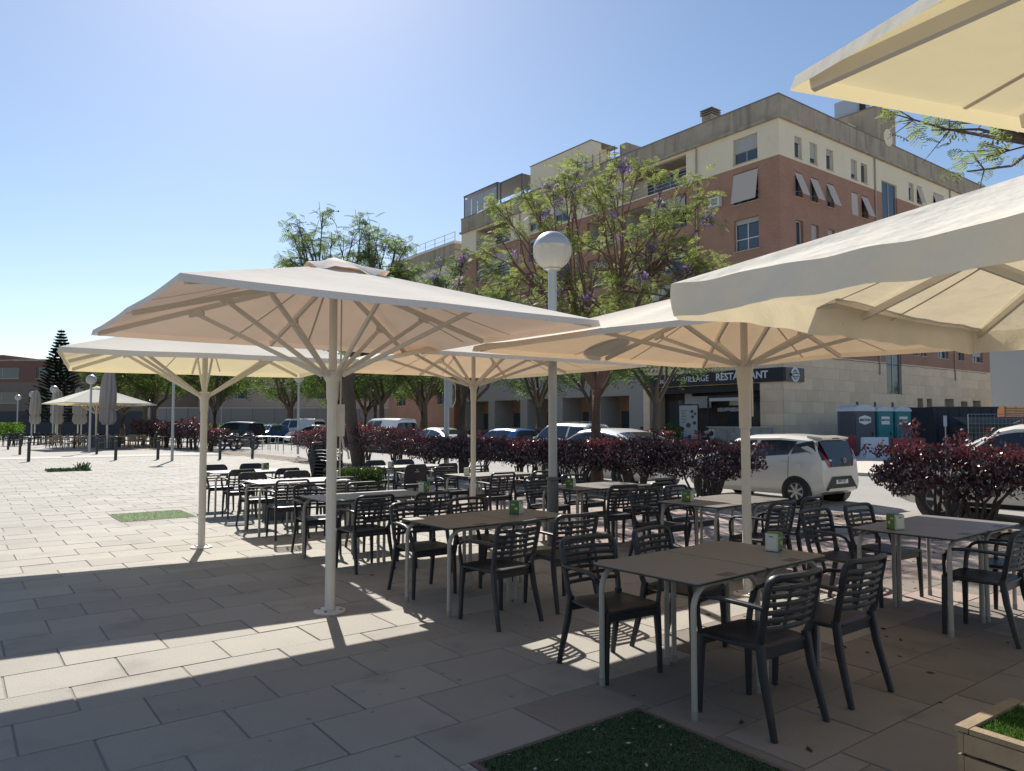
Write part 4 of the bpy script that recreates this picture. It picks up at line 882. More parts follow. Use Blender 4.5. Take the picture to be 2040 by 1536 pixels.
# black tailgate, light clusters, lower bumper insert, spoiler, badge and filler cap of the small hatchback
L = 3.46
m = MB(); m.add([(-1.745, -.30, .84), (-1.745, .30, .84), (-1.742, .50, 1.0), (-1.60, .54, 1.30), (-1.60, -.54, 1.30), (-1.742, -.50, 1.0)], [(0, 1, 2, 3, 4, 5)]); 
m.v = [(-1.735, -.34, .80), (-1.735, .34, .80), (-1.735, .46, .94), (-1.575, .56, 1.33), (-1.575, -.56, 1.33), (-1.735, -.46, .94)]; m.build('tailgate_glass', M_glass, t)
for s in (1, -1):
    m = MB(); m.add([(-1.742, s * .36, .80), (-1.738, s * .47, .93), (-1.60, s * .62, 1.24), (-1.50, s * .645, 1.33), (-1.55, s * .665, 1.22), (-1.69, s * .60, .97), (-1.738, s * .46, .80)], [(0, 1, 2, 3, 4, 5, 6)]); m.build('light_cluster', M_tail, t)
    m = MB(); m.add([(-1.50, s * .655, 1.35), (-1.10, s * .70, 1.26), (-1.05, s * .775, 1.06), (-1.40, s * .765, 1.12), (-1.60, s * .715, 1.05)], [(0, 1, 2, 3, 4)]); m.build('rear_pillar_panel', M_black, t)
    p = P(-1.25, 3.9); m = MB(); m.lathe([(.085, 0), (.085, .004), (.078, .005)], 20); o = m.build('filler_cap' if s > 0 else 'side_emblem', cream, t); o.location = (-1.22, s * .80, .80); o.rotation_euler = (R(-90) * s, 0, 0)
m = MB(); m.add([(-1.752, -.50, .62), (-1.752, .50, .62), (-1.735, .66, .34), (-1.735, -.66, .34)], [(0, 1, 2, 3)]); m.v = [(-1.75, -.36, .60), (-1.75, .36, .60), (-1.742, .62, .33), (-1.742, -.62, .33)]; m.build('bumper_insert', M_black, t)
m = MB(); m.add([(-1.756, -.5, .36), (-1.756, .5, .36), (-1.75, .56, .30), (-1.75, -.56, .30)], [(0, 1, 2, 3)]); m.build('bumper_lip', cream, t)
m = MB(); m.add([(-1.30, -.56, 1.445), (-1.30, .56, 1.445), (-1.62, .52, 1.405), (-1.62, -.52, 1.405), (-1.30, -.56, 1.40), (-1.30, .56, 1.40), (-1.60, .50, 1.365), (-1.60, -.50, 1.365)], [(0, 1, 2, 3), (7, 6, 5, 4), (3, 2, 6, 7), (0, 3, 7, 4), (1, 5, 6, 2)]); m.build('roof_spoiler', cream, t)
m = MB(); m.box((-1.622, .0, 1.386), (.006, .26, .022)); m.build('brake_lamp', M_tail, t)
m = MB(); m.lathe([(.048, 0), (.055, .004), (.040, .004), (.036, 0)], 20, cap=False); m.lathe([(.022, 0), (.026, .004), (.018, .004)], 16, cap=False); o = m.build('badge', M_rim, t); o.location = (-1.742, -.12, .93); o.rotation_euler = (0, R(-90), 0)
sd_, _, _ = car('sedan', 'white sedan behind the hedge and the reddish trunk', W(14.95, 15.3, RS), STREET, whitep); sd_.scale = (1.06, 1.04, 1.07)
car('suv', 'white car at the right edge behind the large purple shrub, front towards the hatchback', W(15.0, 4.75, RS), STREET, cream)
car('suv', 'pale four-wheel drive with roof rails across the street behind the white sedan', W(20.4, 23.4, RS), STREET, whitep)
car('hatch', 'blue hatchback across the street left of the thin grey post', W(20.6, 27.9, RS), STREET + R(4), bluep)
car('sedan', 'silver car across the street left of the middle parasol pole', W(20.4, 33.4, RS), STREET, silver)
car('van', 'white van top seen over the hedge left of the silver car', W(20.6, 39.6, RS), STREET, whitep, name='parked_van', cat='van')
car('sedan', 'white car roof at the right edge beyond the shrub', W(19.3, 6.6, RS), STREET, whitep)
car('sedan', 'white saloon facing left, right of the white van', (-15.4, 58.5, 0), R(172), whitep)
car('van', 'white van with dark windows in the far car park', (-18.6, 65, 0), R(150), whitep, name='parked_van', cat='van')
car('hatch', 'dark blue car left of the white van', (-20.2, 62, 0), R(-110), bluep)
car('hatch', 'pale blue-grey hatchback behind the motorcycles', (-22.9, 66, 0), R(20), greyb)
car('suv', 'black car with a white roof behind the motorcycles', (-20.6, 55.5, 0), R(160), blackp)

M_engine = mat('engine metal', (.16, .16, .165), .4, .7)
for k, (x, y, rz, lb) in enumerate(((-15.6, 43.4, 60, 'black motorcycle with round headlamp parked nearest the racks'), (-16.7, 44.2, 72, 'black motorcycle parked beside the shrub, left one'))):
    t = thing('motorcycle', lb, 'motorcycle', (x, y, 0), R(rz), 'parked motorcycles')
    for wx in (-.72, .72):
        m = MB(); m.lathe([(.22, -.05), (.30, -.055), (.325, 0), (.30, .055), (.22, .05)], 22, cap=False); w = m.build('wheel', M_tyre, t, smooth=40); w.location = (wx, 0, .325); w.rotation_euler = (R(90), 0, 0)
        m = MB(); m.lathe([(.23, -.02), (.215, 0), (.23, .02)], 22, cap=False)
        for q in range(6): an = q * 1.0472; m.bar((0, 0, 0), (.22 * math.cos(an), .22 * math.sin(an), 0), .02, .02)
        m.build('rim', M_rim, w)
    m = MB(); m.tube([(.72, .09, .33), (.50, .08, .85), (.46, .08, .95)], .022, 6); m.tube([(.72, -.09, .33), (.50, -.08, .85), (.46, -.08, .95)], .022, 6); m.build('fork', M_engine, t)
    m = MB(); m.sweep([(-.12, 0, .78), (.05, 0, .84), (.25, 0, .84), (.42, 0, .78)], rsec(.28, .24), (0, 0, 1), [.7, 1, 1, .55]); m.build('tank', blackp, t, smooth=50)
    m = MB(); m.sweep([(-.85, 0, .86), (-.6, 0, .80), (-.3, 0, .76), (-.1, 0, .78)], rsec(.26, .12), (0, 0, 1), [.5, 1, 1, .7]); m.build('saddle', M_black, t, smooth=50)
    m = MB(); m.box((.08, 0, .45), (.46, .30, .34)); m.tube([(-.1, .16, .3), (-.5, .18, .32), (-.85, .18, .42)], .045, 8); m.bar((-.72, .1, .33), (-.05, .1, .45), .05, .05); m.bar((-.72, -.1, .33), (-.05, -.1, .45), .05, .05); m.build('engine', M_engine, t)
    m = MB(); m.tube([(.40, -.38, 1.05), (.47, -.2, 1.0), (.47, .2, 1.0), (.40, .38, 1.05)], .016, 6); m.build('handlebar', M_black, t)
    m = MB(); m.lathe([(.02, -.06), (.09, 0), (.09, .04), (.02, .05)], 14); o = m.build('headlamp', M_head, t, smooth=40); o.location = (.58, 0, .9); o.rotation_euler = (0, R(90), 0)
    m = MB(); m.sweep([(.50, 0, .60), (.68, 0, .68), (.90, 0, .60), (1.02, 0, .45)], rsec(.13, .015)); m.build('mudguard', blackp, t)
for k, (x, y, lb) in enumerate(((-15.0, 44.6, 'steel bicycle hoop at the left end of the row'), (-14.35, 44.0, 'second steel bicycle hoop from the left'), (-13.7, 43.4, 'third steel bicycle hoop from the left'), (-13.05, 42.8, 'fourth steel bicycle hoop from the left'), (-12.5, 42.0, 'steel bicycle hoop at the right end of the row'))):
    m = MB(); m.tube([(-.38, 0, 0), (-.38, 0, .68), (-.36, 0, .76), (-.28, 0, .8), (.28, 0, .8), (.36, 0, .76), (.38, 0, .68), (.38, 0, 0)], .024, 8, (0, 1, 0)); m.build('bicycle_rack', mat('stainless hoop', (.4, .4, .4), .35, .8), None, 40, loc=(x, y, 0), rz=R(28), label=lb, cat='bicycle rack', group='bicycle hoops')
# ------------------------------------------------------------------ main building
M_brick = brick_mat('red brick', (.40, .215, .148), (.355, .185, .125), (.36, .235, .17), 1.0, .26, .075, .006, .10)
M_cream = mat('cream render', (.80, .70, .525), .9, var=.07, vscale=.5, dirt=((.60, .51, .37), .9, .60, .6))
M_parap = mat('stained concrete', (.40, .34, .265), .92, var=.22, vscale=.8, bump=.2, bscale=14, dirt=((.19, .165, .135), 2.2, .50, .6), stretch=(1, 1, .10))
M_stone = mat('limestone cladding', (.82, .62, .43), .85, var=.08, vscale=1.5, rand=.07)
M_joint = mat('cladding joint', (.55, .42, .30), .9)
M_wframe = mat('aluminium window frame', (.42, .42, .41), .4, .3); M_wwhite = mat('white window frame', (.68, .68, .66), .5)
M_pane = mat('window glass', (.05, .065, .08), .05, spec=.9); M_blind = mat('roller blind', (.42, .41, .39), .7, var=.05); M_awn = mat('fabric sunshade', (.55, .48, .42), .85)
M_dark = mat('dark interior', (.03, .03, .032), .8); M_sill = mat('stone sill', (.50, .46, .38), .8); M_orange = mat('terracotta render', (.34, .20, .12), .9, var=.08)
C0 = (39.4, 25.5)
bld = thing('apartment_building', 'five-storey corner building of red brick with cream top floor and stone base', 'building', W(*C0), RZ)
FR = lambda t, z, d: Vector((t, d, z))          # street front on the right, looks towards -y
FL = lambda t, z, d: Vector((d, t, z))          # front on the left, looks towards -x
def fbox(mb, F, t0, t1, z0, z1, d0, d1):
    a, b = F(t0, z0, d0), F(t1, z1, d1); return mb.bbox(min(a.x, b.x), max(a.x, b.x), min(a.y, b.y), max(a.y, b.y), z0, z1)
def wall(name, F, t0, t1, z0, z1, ops, m, parent, depth=.28, d0=0.):
    mb = MB(); ops = [(max(a, t0), min(b, t1), max(c, z0), min(e, z1)) for a, b, c, e in ops if a < t1 and b > t0 and c < z1 and e > z0]
    ts = sorted(set([t0, t1] + [x for o in ops for x in o[:2]])); zs = sorted(set([z0, z1] + [x for o in ops for x in o[2:]]))
    for i in range(len(ts) - 1):
        for j in range(len(zs) - 1):
            ct, cz = (ts[i] + ts[i + 1]) / 2, (zs[j] + zs[j + 1]) / 2
            if any(o[0] < ct < o[1] and o[2] < cz < o[3] for o in ops): continue
            mb.add([F(ts[i], zs[j], d0), F(ts[i + 1], zs[j], d0), F(ts[i + 1], zs[j + 1], d0), F(ts[i], zs[j + 1], d0)], [(0, 1, 2, 3)])
    for a, b, c, e in ops:
        for (p, q) in (((a, c), (b, c)), ((b, c), (b, e)), ((b, e), (a, e)), ((a, e), (a, c))):
            if (p[1] == q[1] and p[1] in (z0, z1)): continue
            mb.add([F(*p, d0), F(*q, d0), F(*q, d0 + depth), F(*p, d0 + depth)], [(0, 1, 2, 3)])
    return mb.build(name, m, parent)
def window(F, t0, t1, z0, z1, parent, blind=0., mull=1, frame=None, d=.2, transom=0., shade=0., rng=random):
    frame = frame or M_wframe; m = MB(); w = .055
    fbox(m, F, t0, t1, z0, z0 + w, d, d + .06); fbox(m, F, t0, t1, z1 - w, z1, d, d + .06); fbox(m, F, t0, t0 + w, z0 + w, z1 - w, d, d + .06); fbox(m, F, t1 - w, t1, z0 + w, z1 - w, d, d + .06)
    for k in range(mull): x = t0 + (t1 - t0) * (k + 1) / (mull + 1); fbox(m, F, x - .03, x + .03, z0 + w, z1 - w, d - .004, d + .055)
    if transom: fbox(m, F, t0 + w, t1 - w, z0 + transom - .03, z0 + transom + .03, d - .006, d + .05)
    wo = m.build('window', frame, parent)
    m = MB(); fbox(m, F, t0 + .02, t1 - .02, z0 + .02, z1 - .02, d + .03, d + .045); m.build('pane', M_pane, wo)
    m = MB(); fbox(m, F, t0 - .04, t1 + .04, z0 - .05, z0 - .002, -.05, d); m.build('sill', M_sill, wo)
    if blind: m = MB(); fbox(m, F, t0 + .015, t1 - .015, z1 - (z1 - z0) * blind, z1, d - .05, d - .02); m.build('blind', M_blind, wo)
    if shade:
        m = MB(); L = (z1 - z0) * .95; a = F(t0, z1 - .05, .02); b = F(t1, z1 - .05, .02); o = F(0, 0, -shade) - F(0, 0, 0); dn = Vector((0, 0, -L))
        th = (F(0, 0, .015) - F(0, 0, 0)); m.add([a, b, b + o + dn, a + o + dn, a + th, b + th, b + o + dn + th, a + o + dn + th], [(0, 1, 2, 3), (7, 6, 5, 4), (0, 4, 5, 1), (2, 6, 7, 3), (1, 5, 6, 2), (0, 3, 7, 4)]); m.build('sunshade', M_awn, wo)
        m = MB(); m.bar(F(t0, z0 + .3, .02), F(t0, z0 + .15, -shade * .9), .02, .02); m.bar(F(t1, z0 + .3, .02), F(t1, z0 + .15, -shade * .9), .02, .02); m.build('arm', M_wframe, wo)
    return wo
ZS, ZB, ZC, ZT = 5.8, 17.8, 20.05, 21.5
LEN_R, LEN_L = 30., 35.
# ---- right front
RW = [(1.65, 2.45), (3.35, 4.2), (5.25, 6.1), (8.3, 9.1), (9.6, 10.45), (16.4, 17.2), (17.7, 18.5), (20.4, 22.2), (24.0, 25.0), (26.6, 28.6)]
gl = (12.4, 14.6, 3.6, 18.7)
opsR = []
for fl in range(5):
    z0 = (ZS + 3 * fl + .75) if fl < 4 else 18.0
    for i, (a, b) in enumerate(RW): opsR.append((a, b, z0, z0 + (1.55 if fl < 4 else 1.35), fl, i))
rectR = [o[:4] for o in opsR] + [gl]
GO = [(16.9, 17.75, .3, 3.4), (18.35, 19.2, .3, 3.4), (21.3, 22.9, .1, 3.45), (24.2, 25.4, 1.0, 3.3), (26.4, 27.9, .1, 3.4)]
wall('brick_wall', FR, 0, LEN_R, ZS, ZB, rectR, M_brick, bld); wall('rendered_wall', FR, 0, LEN_R, ZB, ZC, rectR, M_cream, bld); wall('backing_wall', FR, 0, LEN_R, 0, ZS, [gl] + GO, M_joint, bld, d0=.02, depth=.5)
for a, b, z0, z1, fl, i in opsR:
    rr = random.Random(i * 7 + fl)
    window(FR, a, b, z0, z1, bld, blind=rr.choice([0, .25, .5, .7]), mull=1 if b - a > 1.2 or fl < 4 and i % 2 else 0, shade=(.55 if fl == 3 and i in (0, 1, 2, 4) else (.04 if fl == 3 and i == 3 else (.35 if fl == 4 and i in (6, 7) else 0))), frame=M_wwhite if rr.random() < .35 else M_wframe)
w = MB(); n = 6; zz = np.linspace(gl[2], gl[3], n)
for z in zz: fbox(w, FR, gl[0], gl[1], z - .05, z + .05, .10, .18)
for x in (gl[0] + .04, (gl[0] + gl[1]) / 2, gl[1] - .04): fbox(w, FR, x - .04, x + .04, gl[2] + .05, gl[3] - .05, .105, .175)
wo = w.build('stair_window', M_wframe, bld)
for k in range(n - 1):
    m = MB(); fbox(m, FR, gl[0] + .05, gl[1] - .05, zz[k] + .05, zz[k + 1] - .05, .14, .15); m.build('pane', M_pane, wo)
for a, b, c, e in GO:
    m = MB(); fbox(m, FR, a, b, c, e, .5, .56); dd = m.build('door' if c < .2 else 'niche', M_orange if c > .2 else M_wframe, bld)
    if c < .2: m = MB(); fbox(m, FR, a + .12, b - .5, 1.0, e - .5, .47, .499); m.build('glazing', M_pane, dd)
# ---- left front
balc = [(7.1, 13.0), (14.0, 17.0), (27.0, 32.5)]; plain = [(1.5, 3.3), (19.2, 21.0), (22.6, 24.4)]
opsL = []
for fl in range(5):
    zf = ZS + 3 * fl
    for a, b in plain: opsL.append((a, b, zf + (.62 if fl < 4 else .20), zf + (2.62 if fl < 4 else 1.85), 'w', fl))
    for a, b in balc: opsL.append((a, b, zf + (.15 if fl < 4 else .08), zf + (2.45 if fl < 4 else 2.1), 'b', fl))
rectL = [o[:4] for o in opsL]
ARC = [(12.6, 15.6, .02, 3.6), (16.6, 20.0, .02, 3.6), (21.0, 24.6, .02, 3.6), (25.6, 29.4, .02, 3.6), (30.4, 34.2, .02, 3.6)]
REST = (1.6, 10.6, .02, 4.05)
wall('brick_wall', FL, 0, LEN_L, ZS, ZB, rectL, M_brick, bld); wall('rendered_wall', FL, 0, LEN_L, ZB, ZC, rectL, M_cream, bld, depth=.28); wall('base_wall', FL, 11.2, LEN_L, 0, ZS, ARC, mat('grey limestone', (.36, .33, .29), .85, var=.08), bld, depth=2.0); wall('backing_wall', FL, 0, 11.2, 0, ZS, [REST], M_joint, bld, d0=.02, depth=1.6)
for a, b, z0, z1, k, fl in opsL:
    if k == 'w':
        o = window(FL, a, b, z0, z1, bld, blind=(.55 if fl == 4 else .15), mull=1, transom=.75, frame=M_wwhite if fl == 2 else M_wframe, shade=(.35 if fl == 3 and a < 2 else 0))
    else:
        bo = MB(); dp = 1.7
        for (p, q) in (((a, z0), (b, z0)), ((b, z0), (b, z1)), ((b, z1), (a, z1)), ((a, z1), (a, z0))): bo.add([FL(*p, .279), FL(*q, .279), FL(*q, dp), FL(*p, dp)], [(0, 1, 2, 3)])
        bo.add([FL(a, z0, dp), FL(b, z0, dp), FL(b, z1, dp), FL(a, z1, dp)], [(0, 1, 2, 3)]); ba = bo.build('balcony', M_cream if fl == 4 else M_sill, bld)
        m = MB()
        for z in (.25, .5, .75, .98): fbox(m, FL, a, b, z0 + z, z0 + z + .035, .08, .115)
        for x in np.linspace(a + .03, b - .03, 5): fbox(m, FL, x - .018, x + .018, z0, z0 + .98, .085, .11)
        m.build('railing', M_wframe, ba)
        m = MB(); fbox(m, FL, a + .8, b - .9, z0 + .05, z1 - .25, dp - .06, dp - .01); m.build('glass_door', M_pane, ba)
        if fl in (1, 3) and b - a > 4: m = MB(); fbox(m, FL, a + .3, a + 3.4, z1 - 1.0, z1, .2, .24); m.build('blind', M_blind, ba)
for a, b, c, e in ARC:
    m = MB(); fbox(m, FL, a, b, c, e, 2.0, 2.1); bk = m.build('arcade_wall', M_orange, bld)
    m = MB(); fbox(m, FL, a + .5, a + 1.5, .05, 2.3, 1.95, 1.999); m.build('door', M_dark, bk)
    m = MB(); fbox(m, FL, a + 1.9, b - .3, 1.0, 2.5, 1.95, 1.999); m.build('window', M_pane, bk)
# ---- cornice, parapet, roof and rooftop
m = MB(); m.bbox(-.22, LEN_R + .1, -.22, 8, ZC, ZC + .16); m.bbox(-.22, 8, 8, LEN_L + .1, ZC, ZC + .16); cn = m.build('cornice', M_parap, bld)
m = MB(); m.bbox(-.06, LEN_R, -.06, .2, ZC + .16, ZT); m.bbox(-.06, .2, .2, LEN_L, ZC + .16, ZT); m.build('parapet', M_parap, bld)
m = MB(); m.bbox(-.10, LEN_R + .05, -.10, .24, ZT, ZT + .06); m.bbox(-.10, .24, .24, LEN_L + .05, ZT, ZT + .06); m.build('coping', mat('dark coping', (.22, .20, .18), .8), bld)
m = MB(); m.bbox(.2, LEN_R - .1, .2, 14, ZC - .2, ZC - .05); m.bbox(.2, 14, 14, LEN_L - .1, ZC - .2, ZC - .05); m.build('roof', M_parap, bld)
m = MB(); m.bbox(LEN_R - .3, LEN_R, .3, 14, 0, ZC); m.bbox(.3, 14, LEN_L - .3, LEN_L, 0, ZC); m.build('end_wall', M_cream, bld)
pz = 23.9
m = MB(); m.bbox(12.0, 14.5, -.065, 7.5, ZT - .01, pz); ph = m.build('stair_tower', M_parap, bld)
m = MB(); m.bbox(11.95, 14.55, -.11, 7.55, pz, pz + .07); m.build('coping', MATS['dark coping'], ph)
m = MB(); m.lathe([(.50, -.02), (.62, -.02), (.62, .03), (.50, .03)], 28); o = m.build('porthole_rim', M_cream, ph); o.location = (13.3, -.09, 21.9); o.rotation_euler = (R(90), 0, 0)
m = MB(); m.lathe([(.001, .02), (.5, .02)], 28, cap=False); o = m.build('porthole_glass', M_dark, ph); o.location = (13.3, -.09, 21.9); o.rotation_euler = (R(90), 0, 0)
m = MB(); m.bbox(11.0, 11.9, 1.5, 5.5, ZT, 22.9); m.build('roof_wall', M_cream, bld)
m = MB(); m.bbox(12.3, 14.2, 1.6, 3.3, pz + .07, 25.3); vt = m.build('ventilation_hood', mat('zinc sheet', (.50, .51, .52), .4, .5), bld)
m = MB(); m.bbox(12.7, 13.5, 1.56, 1.599, pz + .2, 25.2); m.build('louvre', M_dark, vt)
m = MB(); m.bbox(.3, 3.2, 17.6, 24.5, ZC, 23.9); m.bbox(.3, 1.4, 16.8, 17.6, ZC, 23.9); st = m.build('roof_room', M_cream, bld)
m = MB(); m.bbox(.25, 3.25, 16.75, 24.55, 23.9, 23.97); m.build('coping', MATS['dark coping'], st)
m = MB(); m.bbox(.35, 2.2, 13.0, 13.7, ZT, 22.6); m.build('roof_wall', M_parap, bld)
for k in range(5):
    m = MB(); m.bar((.1, 14 + k * .8, ZT), (.1, 14 + k * .8, ZT + 1.1), .04, .04); m.build('fence_post', M_darkmetal, bld)
m = MB()
for z in (.3, .6, .9): m.bar((.1, 14, ZT + z), (.1, 17.2, ZT + z), .012, .012)
m.build('fence_wire', M_darkmetal, bld)
m = MB(); m.bbox(.6, 1.4, 5.4, 6.2, ZC, 22.3); cm = m.build('chimney', M_parap, bld)
for z in (22.35, 22.5, 22.65): m = MB(); m.bbox(.5, 1.5, 5.3, 6.3, z, z + .06); m.build('cowl_slat', MATS['dark coping'], cm)
for y0, y1, zt, gz in ((25.3, 28.6, 23.4, False), (29.0, 34.6, 23.6, True)):
    m = MB(); m.bbox(-.05, 3.2, y0, y1, zt, zt + .12)
    for x in (.02, 3.1):
        for y in (y0 + .08, y1 - .08): m.bar((x, y, ZT - .3), (x, y, zt), .09, .09)
    pg = m.build('pergola', M_darkmetal, bld)
    if gz:
        for k in range(5): m = MB(); m.bbox(.04, .07, y0 + .12 + k * 1.08, y0 + 1.1 + k * 1.08, ZT + .1, zt - .25); m.build('curtain_pane', mat('curtained glass', (.38, .40, .42), .3), pg)
# ---- stone panels of the base, each its own piece
PW, PH = 1.25, .725; me_p = {}
def stone_panel(F, nm, r):
    key = (nm, round(r[1] - r[0], 3), round(r[3] - r[2], 3))
    if key not in me_p: m = MB(); fbox(m, F, 0, r[1] - r[0], 0, r[3] - r[2], -.0, .03); me_p[key] = m.mesh('stone_panel', M_stone)
    o = link('stone_panel', me_p[key], bld); o.location = F(r[0], r[2], -.01 + random.uniform(-.003, .003))
for F, nm, Lx, holes in ((FR, 'R', LEN_R, [gl] + GO), (FL, 'L', 11.2, [REST])):
    nn = int(Lx / PW)
    for j in range(8):
        off = (j % 2) * PW / 2
        for i in range(-1, nn + 1):
            r = (max(.0 if nm == 'R' else .035, i * PW + off), min(Lx, (i + 1) * PW + off), j * PH, (j + 1) * PH)
            if r[1] - r[0] < .1: continue
            todo = [(r[0] + .006, r[1] - .006, r[2] + .005, r[3] - .005)]
            for h in holes: todo = [x for q in todo for x in subtract(q, h)]
            for q in todo: stone_panel(F, nm, q)

# ---- restaurant front
M_black2 = mat('black sign board', (.012, .013, .018), .5); M_letter = mat('white sign letters', (.72, .72, .70), .5)
rest = thing('restaurant_facade', 'dark restaurant front with black fascia reading VILLAGE RESTAURANT at the building corner', 'shop front', W(*C0), RZ)
m = MB(); fbox(m, FL, -.12, 11.0, 4.08, 4.92, -.14, -.03); sg = m.build('fascia_sign', M_black2, rest)
ML = lambda t, z, d: Matrix.Translation(FL(t, z, d)) @ Matrix(((0, 0, -1), (-1, 0, 0), (0, 1, 0))).to_4x4()
MR = lambda t, z, d: Matrix.Translation(FR(t, z, d)) @ Matrix(((1, 0, 0), (0, 0, -1), (0, 1, 0))).to_4x4()
text('sign_letters', 'RESTAURANT', .62, M_letter, sg, ML(2.85, 4.52, -.15), .02, bold=.012); text('sign_letters', 'VILLAGE', .56, M_letter, sg, ML(6.35, 4.50, -.15), .02)
text('sign_letters', '·', .6, M_letter, sg, ML(7.9, 4.5, -.15), .02); text('sign_letters', 'adre', .56, M_letter, sg, ML(9.1, 4.5, -.15), .02, shear=.4)
m = MB(); fbox(m, FR, .02, 2.0, 4.08, 4.92, -.15, -.03); lp = m.build('logo_plate', mat('brown sign plate', (.10, .085, .07), .5), rest)
m = MB(); m.lathe([(.40, 0), (.44, 0), (.44, .02), (.40, .02)], 32); m.lathe([(.31, 0), (.335, 0), (.335, .02), (.31, .02)], 32); o = m.build('logo_ring', M_letter, lp); o.location = FR(1.0, 4.5, -.16); o.rotation_euler = (R(90), 0, 0)
m = MB(); m.lathe([(.001, .01), (.22, .01)], 24, cap=False); o = m.build('logo_disc', M_letter, lp); o.location = FR(1.0, 4.5, -.155); o.rotation_euler = (R(90), 0, 0)
m = MB(); m.box(FR(1.0, 4.48, -.185), (1.02, .02, .2)); m.build('logo_band', M_black2, lp); text('logo_letters', 'Theatre', .27, M_letter, lp, MR(1.0, 4.49, -.2), .008, shear=.25, bold=.008)
m = MB(); fbox(m, FL, 1.6, 10.6, .02, 4.05, 1.6, 1.7); m.build('back_wall', mat('dark wood interior', (.045, .028, .022), .6, var=.3, vscale=3), rest)
m = MB(); fbox(m, FL, 1.6, 10.6, 3.6, 4.05, .3, 1.58); m.build('ceiling_box', M_black2, rest)
m = MB()
for a, b in ((2.2, 3.6), (3.8, 5.0), (8.3, 10.2)): fbox(m, FL, a, b, 1.1, 3.2, 1.52, 1.59)
m.build('glazing', M_pane, rest)
m = MB(); fbox(m, FL, 1.7, 5.0, 3.2, 3.34, -.7, .3); m.bar(FL(1.75, 1.3, -.65), FL(1.75, 3.2, -.65), .09, .09); m.bar(FL(5.0, 1.3, -.65), FL(5.0, 3.2, -.65), .09, .09); m.build('awning_frame', M_black2, rest)
m = MB(); fbox(m, FL, 1.8, 4.9, 2.98, 3.19, -.68, -.64); m.build('awning_cloth', mat('grey awning cloth', (.5, .48, .45), .8), rest)
for a, b, z0, z1 in ((6.0, 7.6, 2.6, 3.4), (7.6, 8.2, 2.9, 3.6)): m = MB(); fbox(m, FL, a, b, z0, z1, .9, .95); m.build('light_panel', mat('pale panel', (.42, .40, .37), .7), rest)
m = MB()
for k in range(5): m.add([FL(3.4 + .5 * k, 2.35 + .08 * (k % 2), 1.45), FL(3.9 + .5 * k, 2.35, 1.45), FL(3.9 + .5 * k, 2.6, 1.45), FL(3.45 + .5 * k, 2.62, 1.45)], [(0, 1, 2, 3)])
m.build('mural', mat('white mural', (.55, .55, .54), .7), rest)
mb_ = thing('menu_board', 'tall white menu poster standing in the dark restaurant terrace', 'sign', W(38.6, 32.0), RZ)
m = MB(); m.bbox(0, .05, -.75, .75, .55, 2.75); m.build('poster', mat('poster white', (.40, .41, .40), .6), mb_)
m = MB(); m.bbox(-.01, .06, -.8, .8, 2.752, 2.82); m.bbox(-.01, .06, .752, .82, 0, 2.75); m.bbox(-.01, .06, -.82, -.752, 0, 2.75); m.build('frame', M_black2, mb_)
m = MB()
for k in range(9): m.bbox(-.004, -.001, .1 + .1 * (k % 3), .6 - .08 * (k % 2), 2.4 - .1 * k, 2.43 - .1 * k)
for y, z, r in ((-.3, 2.35, .14), (-.55, 2.2, .11), (-.35, 2.0, .13), (-.5, 1.6, .15), (0, 1.45, .2)): m.add([(-.003, y + r * math.cos(i * .628), z + r * .8 * math.sin(i * .628)) for i in range(10)], [tuple(range(10))])
m.build('print', mat('grey print', (.06, .06, .06), .7), mb_)
lw = thing('low_wall', 'plastered low wall with a no-parking plate in front of the restaurant corner', 'wall', W(38.2, 25.6), RZ)
m = MB(); m.bbox(0, .25, 0, 4.6, 0, 1.32); m.build('masonry', mat('grey plaster', (.36, .335, .30), .9, var=.15, vscale=2, dirt=((.22, .20, .18), 2.5, .5, .7)), lw); m = MB(); m.bbox(-.04, .29, -.04, 4.64, 1.32, 1.38); m.build('coping', M_sill, lw)
m = MB(); m.bbox(-.025, -.004, 4.0, 4.45, .55, 1.2); pl = m.build('plate', mat('plate yellowish', (.62, .58, .45), .6), lw)
m = MB(); m.lathe([(.10, 0), (.16, 0), (.16, .006), (.10, .006)], 20); o = m.build('prohibition_ring', M_ink, pl); o.location = (-.03, 4.22, .95); o.rotation_euler = (0, R(-90), 0)
m = MB(); m.bar((-.034, 4.12, 1.05), (-.034, 4.32, .85), .006, .05, (1, 0, 0)); m.build('prohibition_bar', M_ink, pl)
ab = thing('a_board', 'white folding pavement board left of the restaurant terrace', 'sign', W(30.3, 27.3), RZ + R(10))
for s in (-1, 1):
    m = MB(); m.add([(s * .30, -.4, 0), (s * .30, .4, 0), (s * .04, .4, 1.15), (s * .04, -.4, 1.15), (s * .30 + .02, -.4, 0), (s * .30 + .02, .4, 0), (s * .04 + .02, .4, 1.15), (s * .04 + .02, -.4, 1.15)], [(0, 1, 2, 3), (7, 6, 5, 4), (0, 4, 5, 1), (1, 5, 6, 2), (2, 6, 7, 3), (3, 7, 4, 0)]); m.build('leaf_panel', M_white, ab)

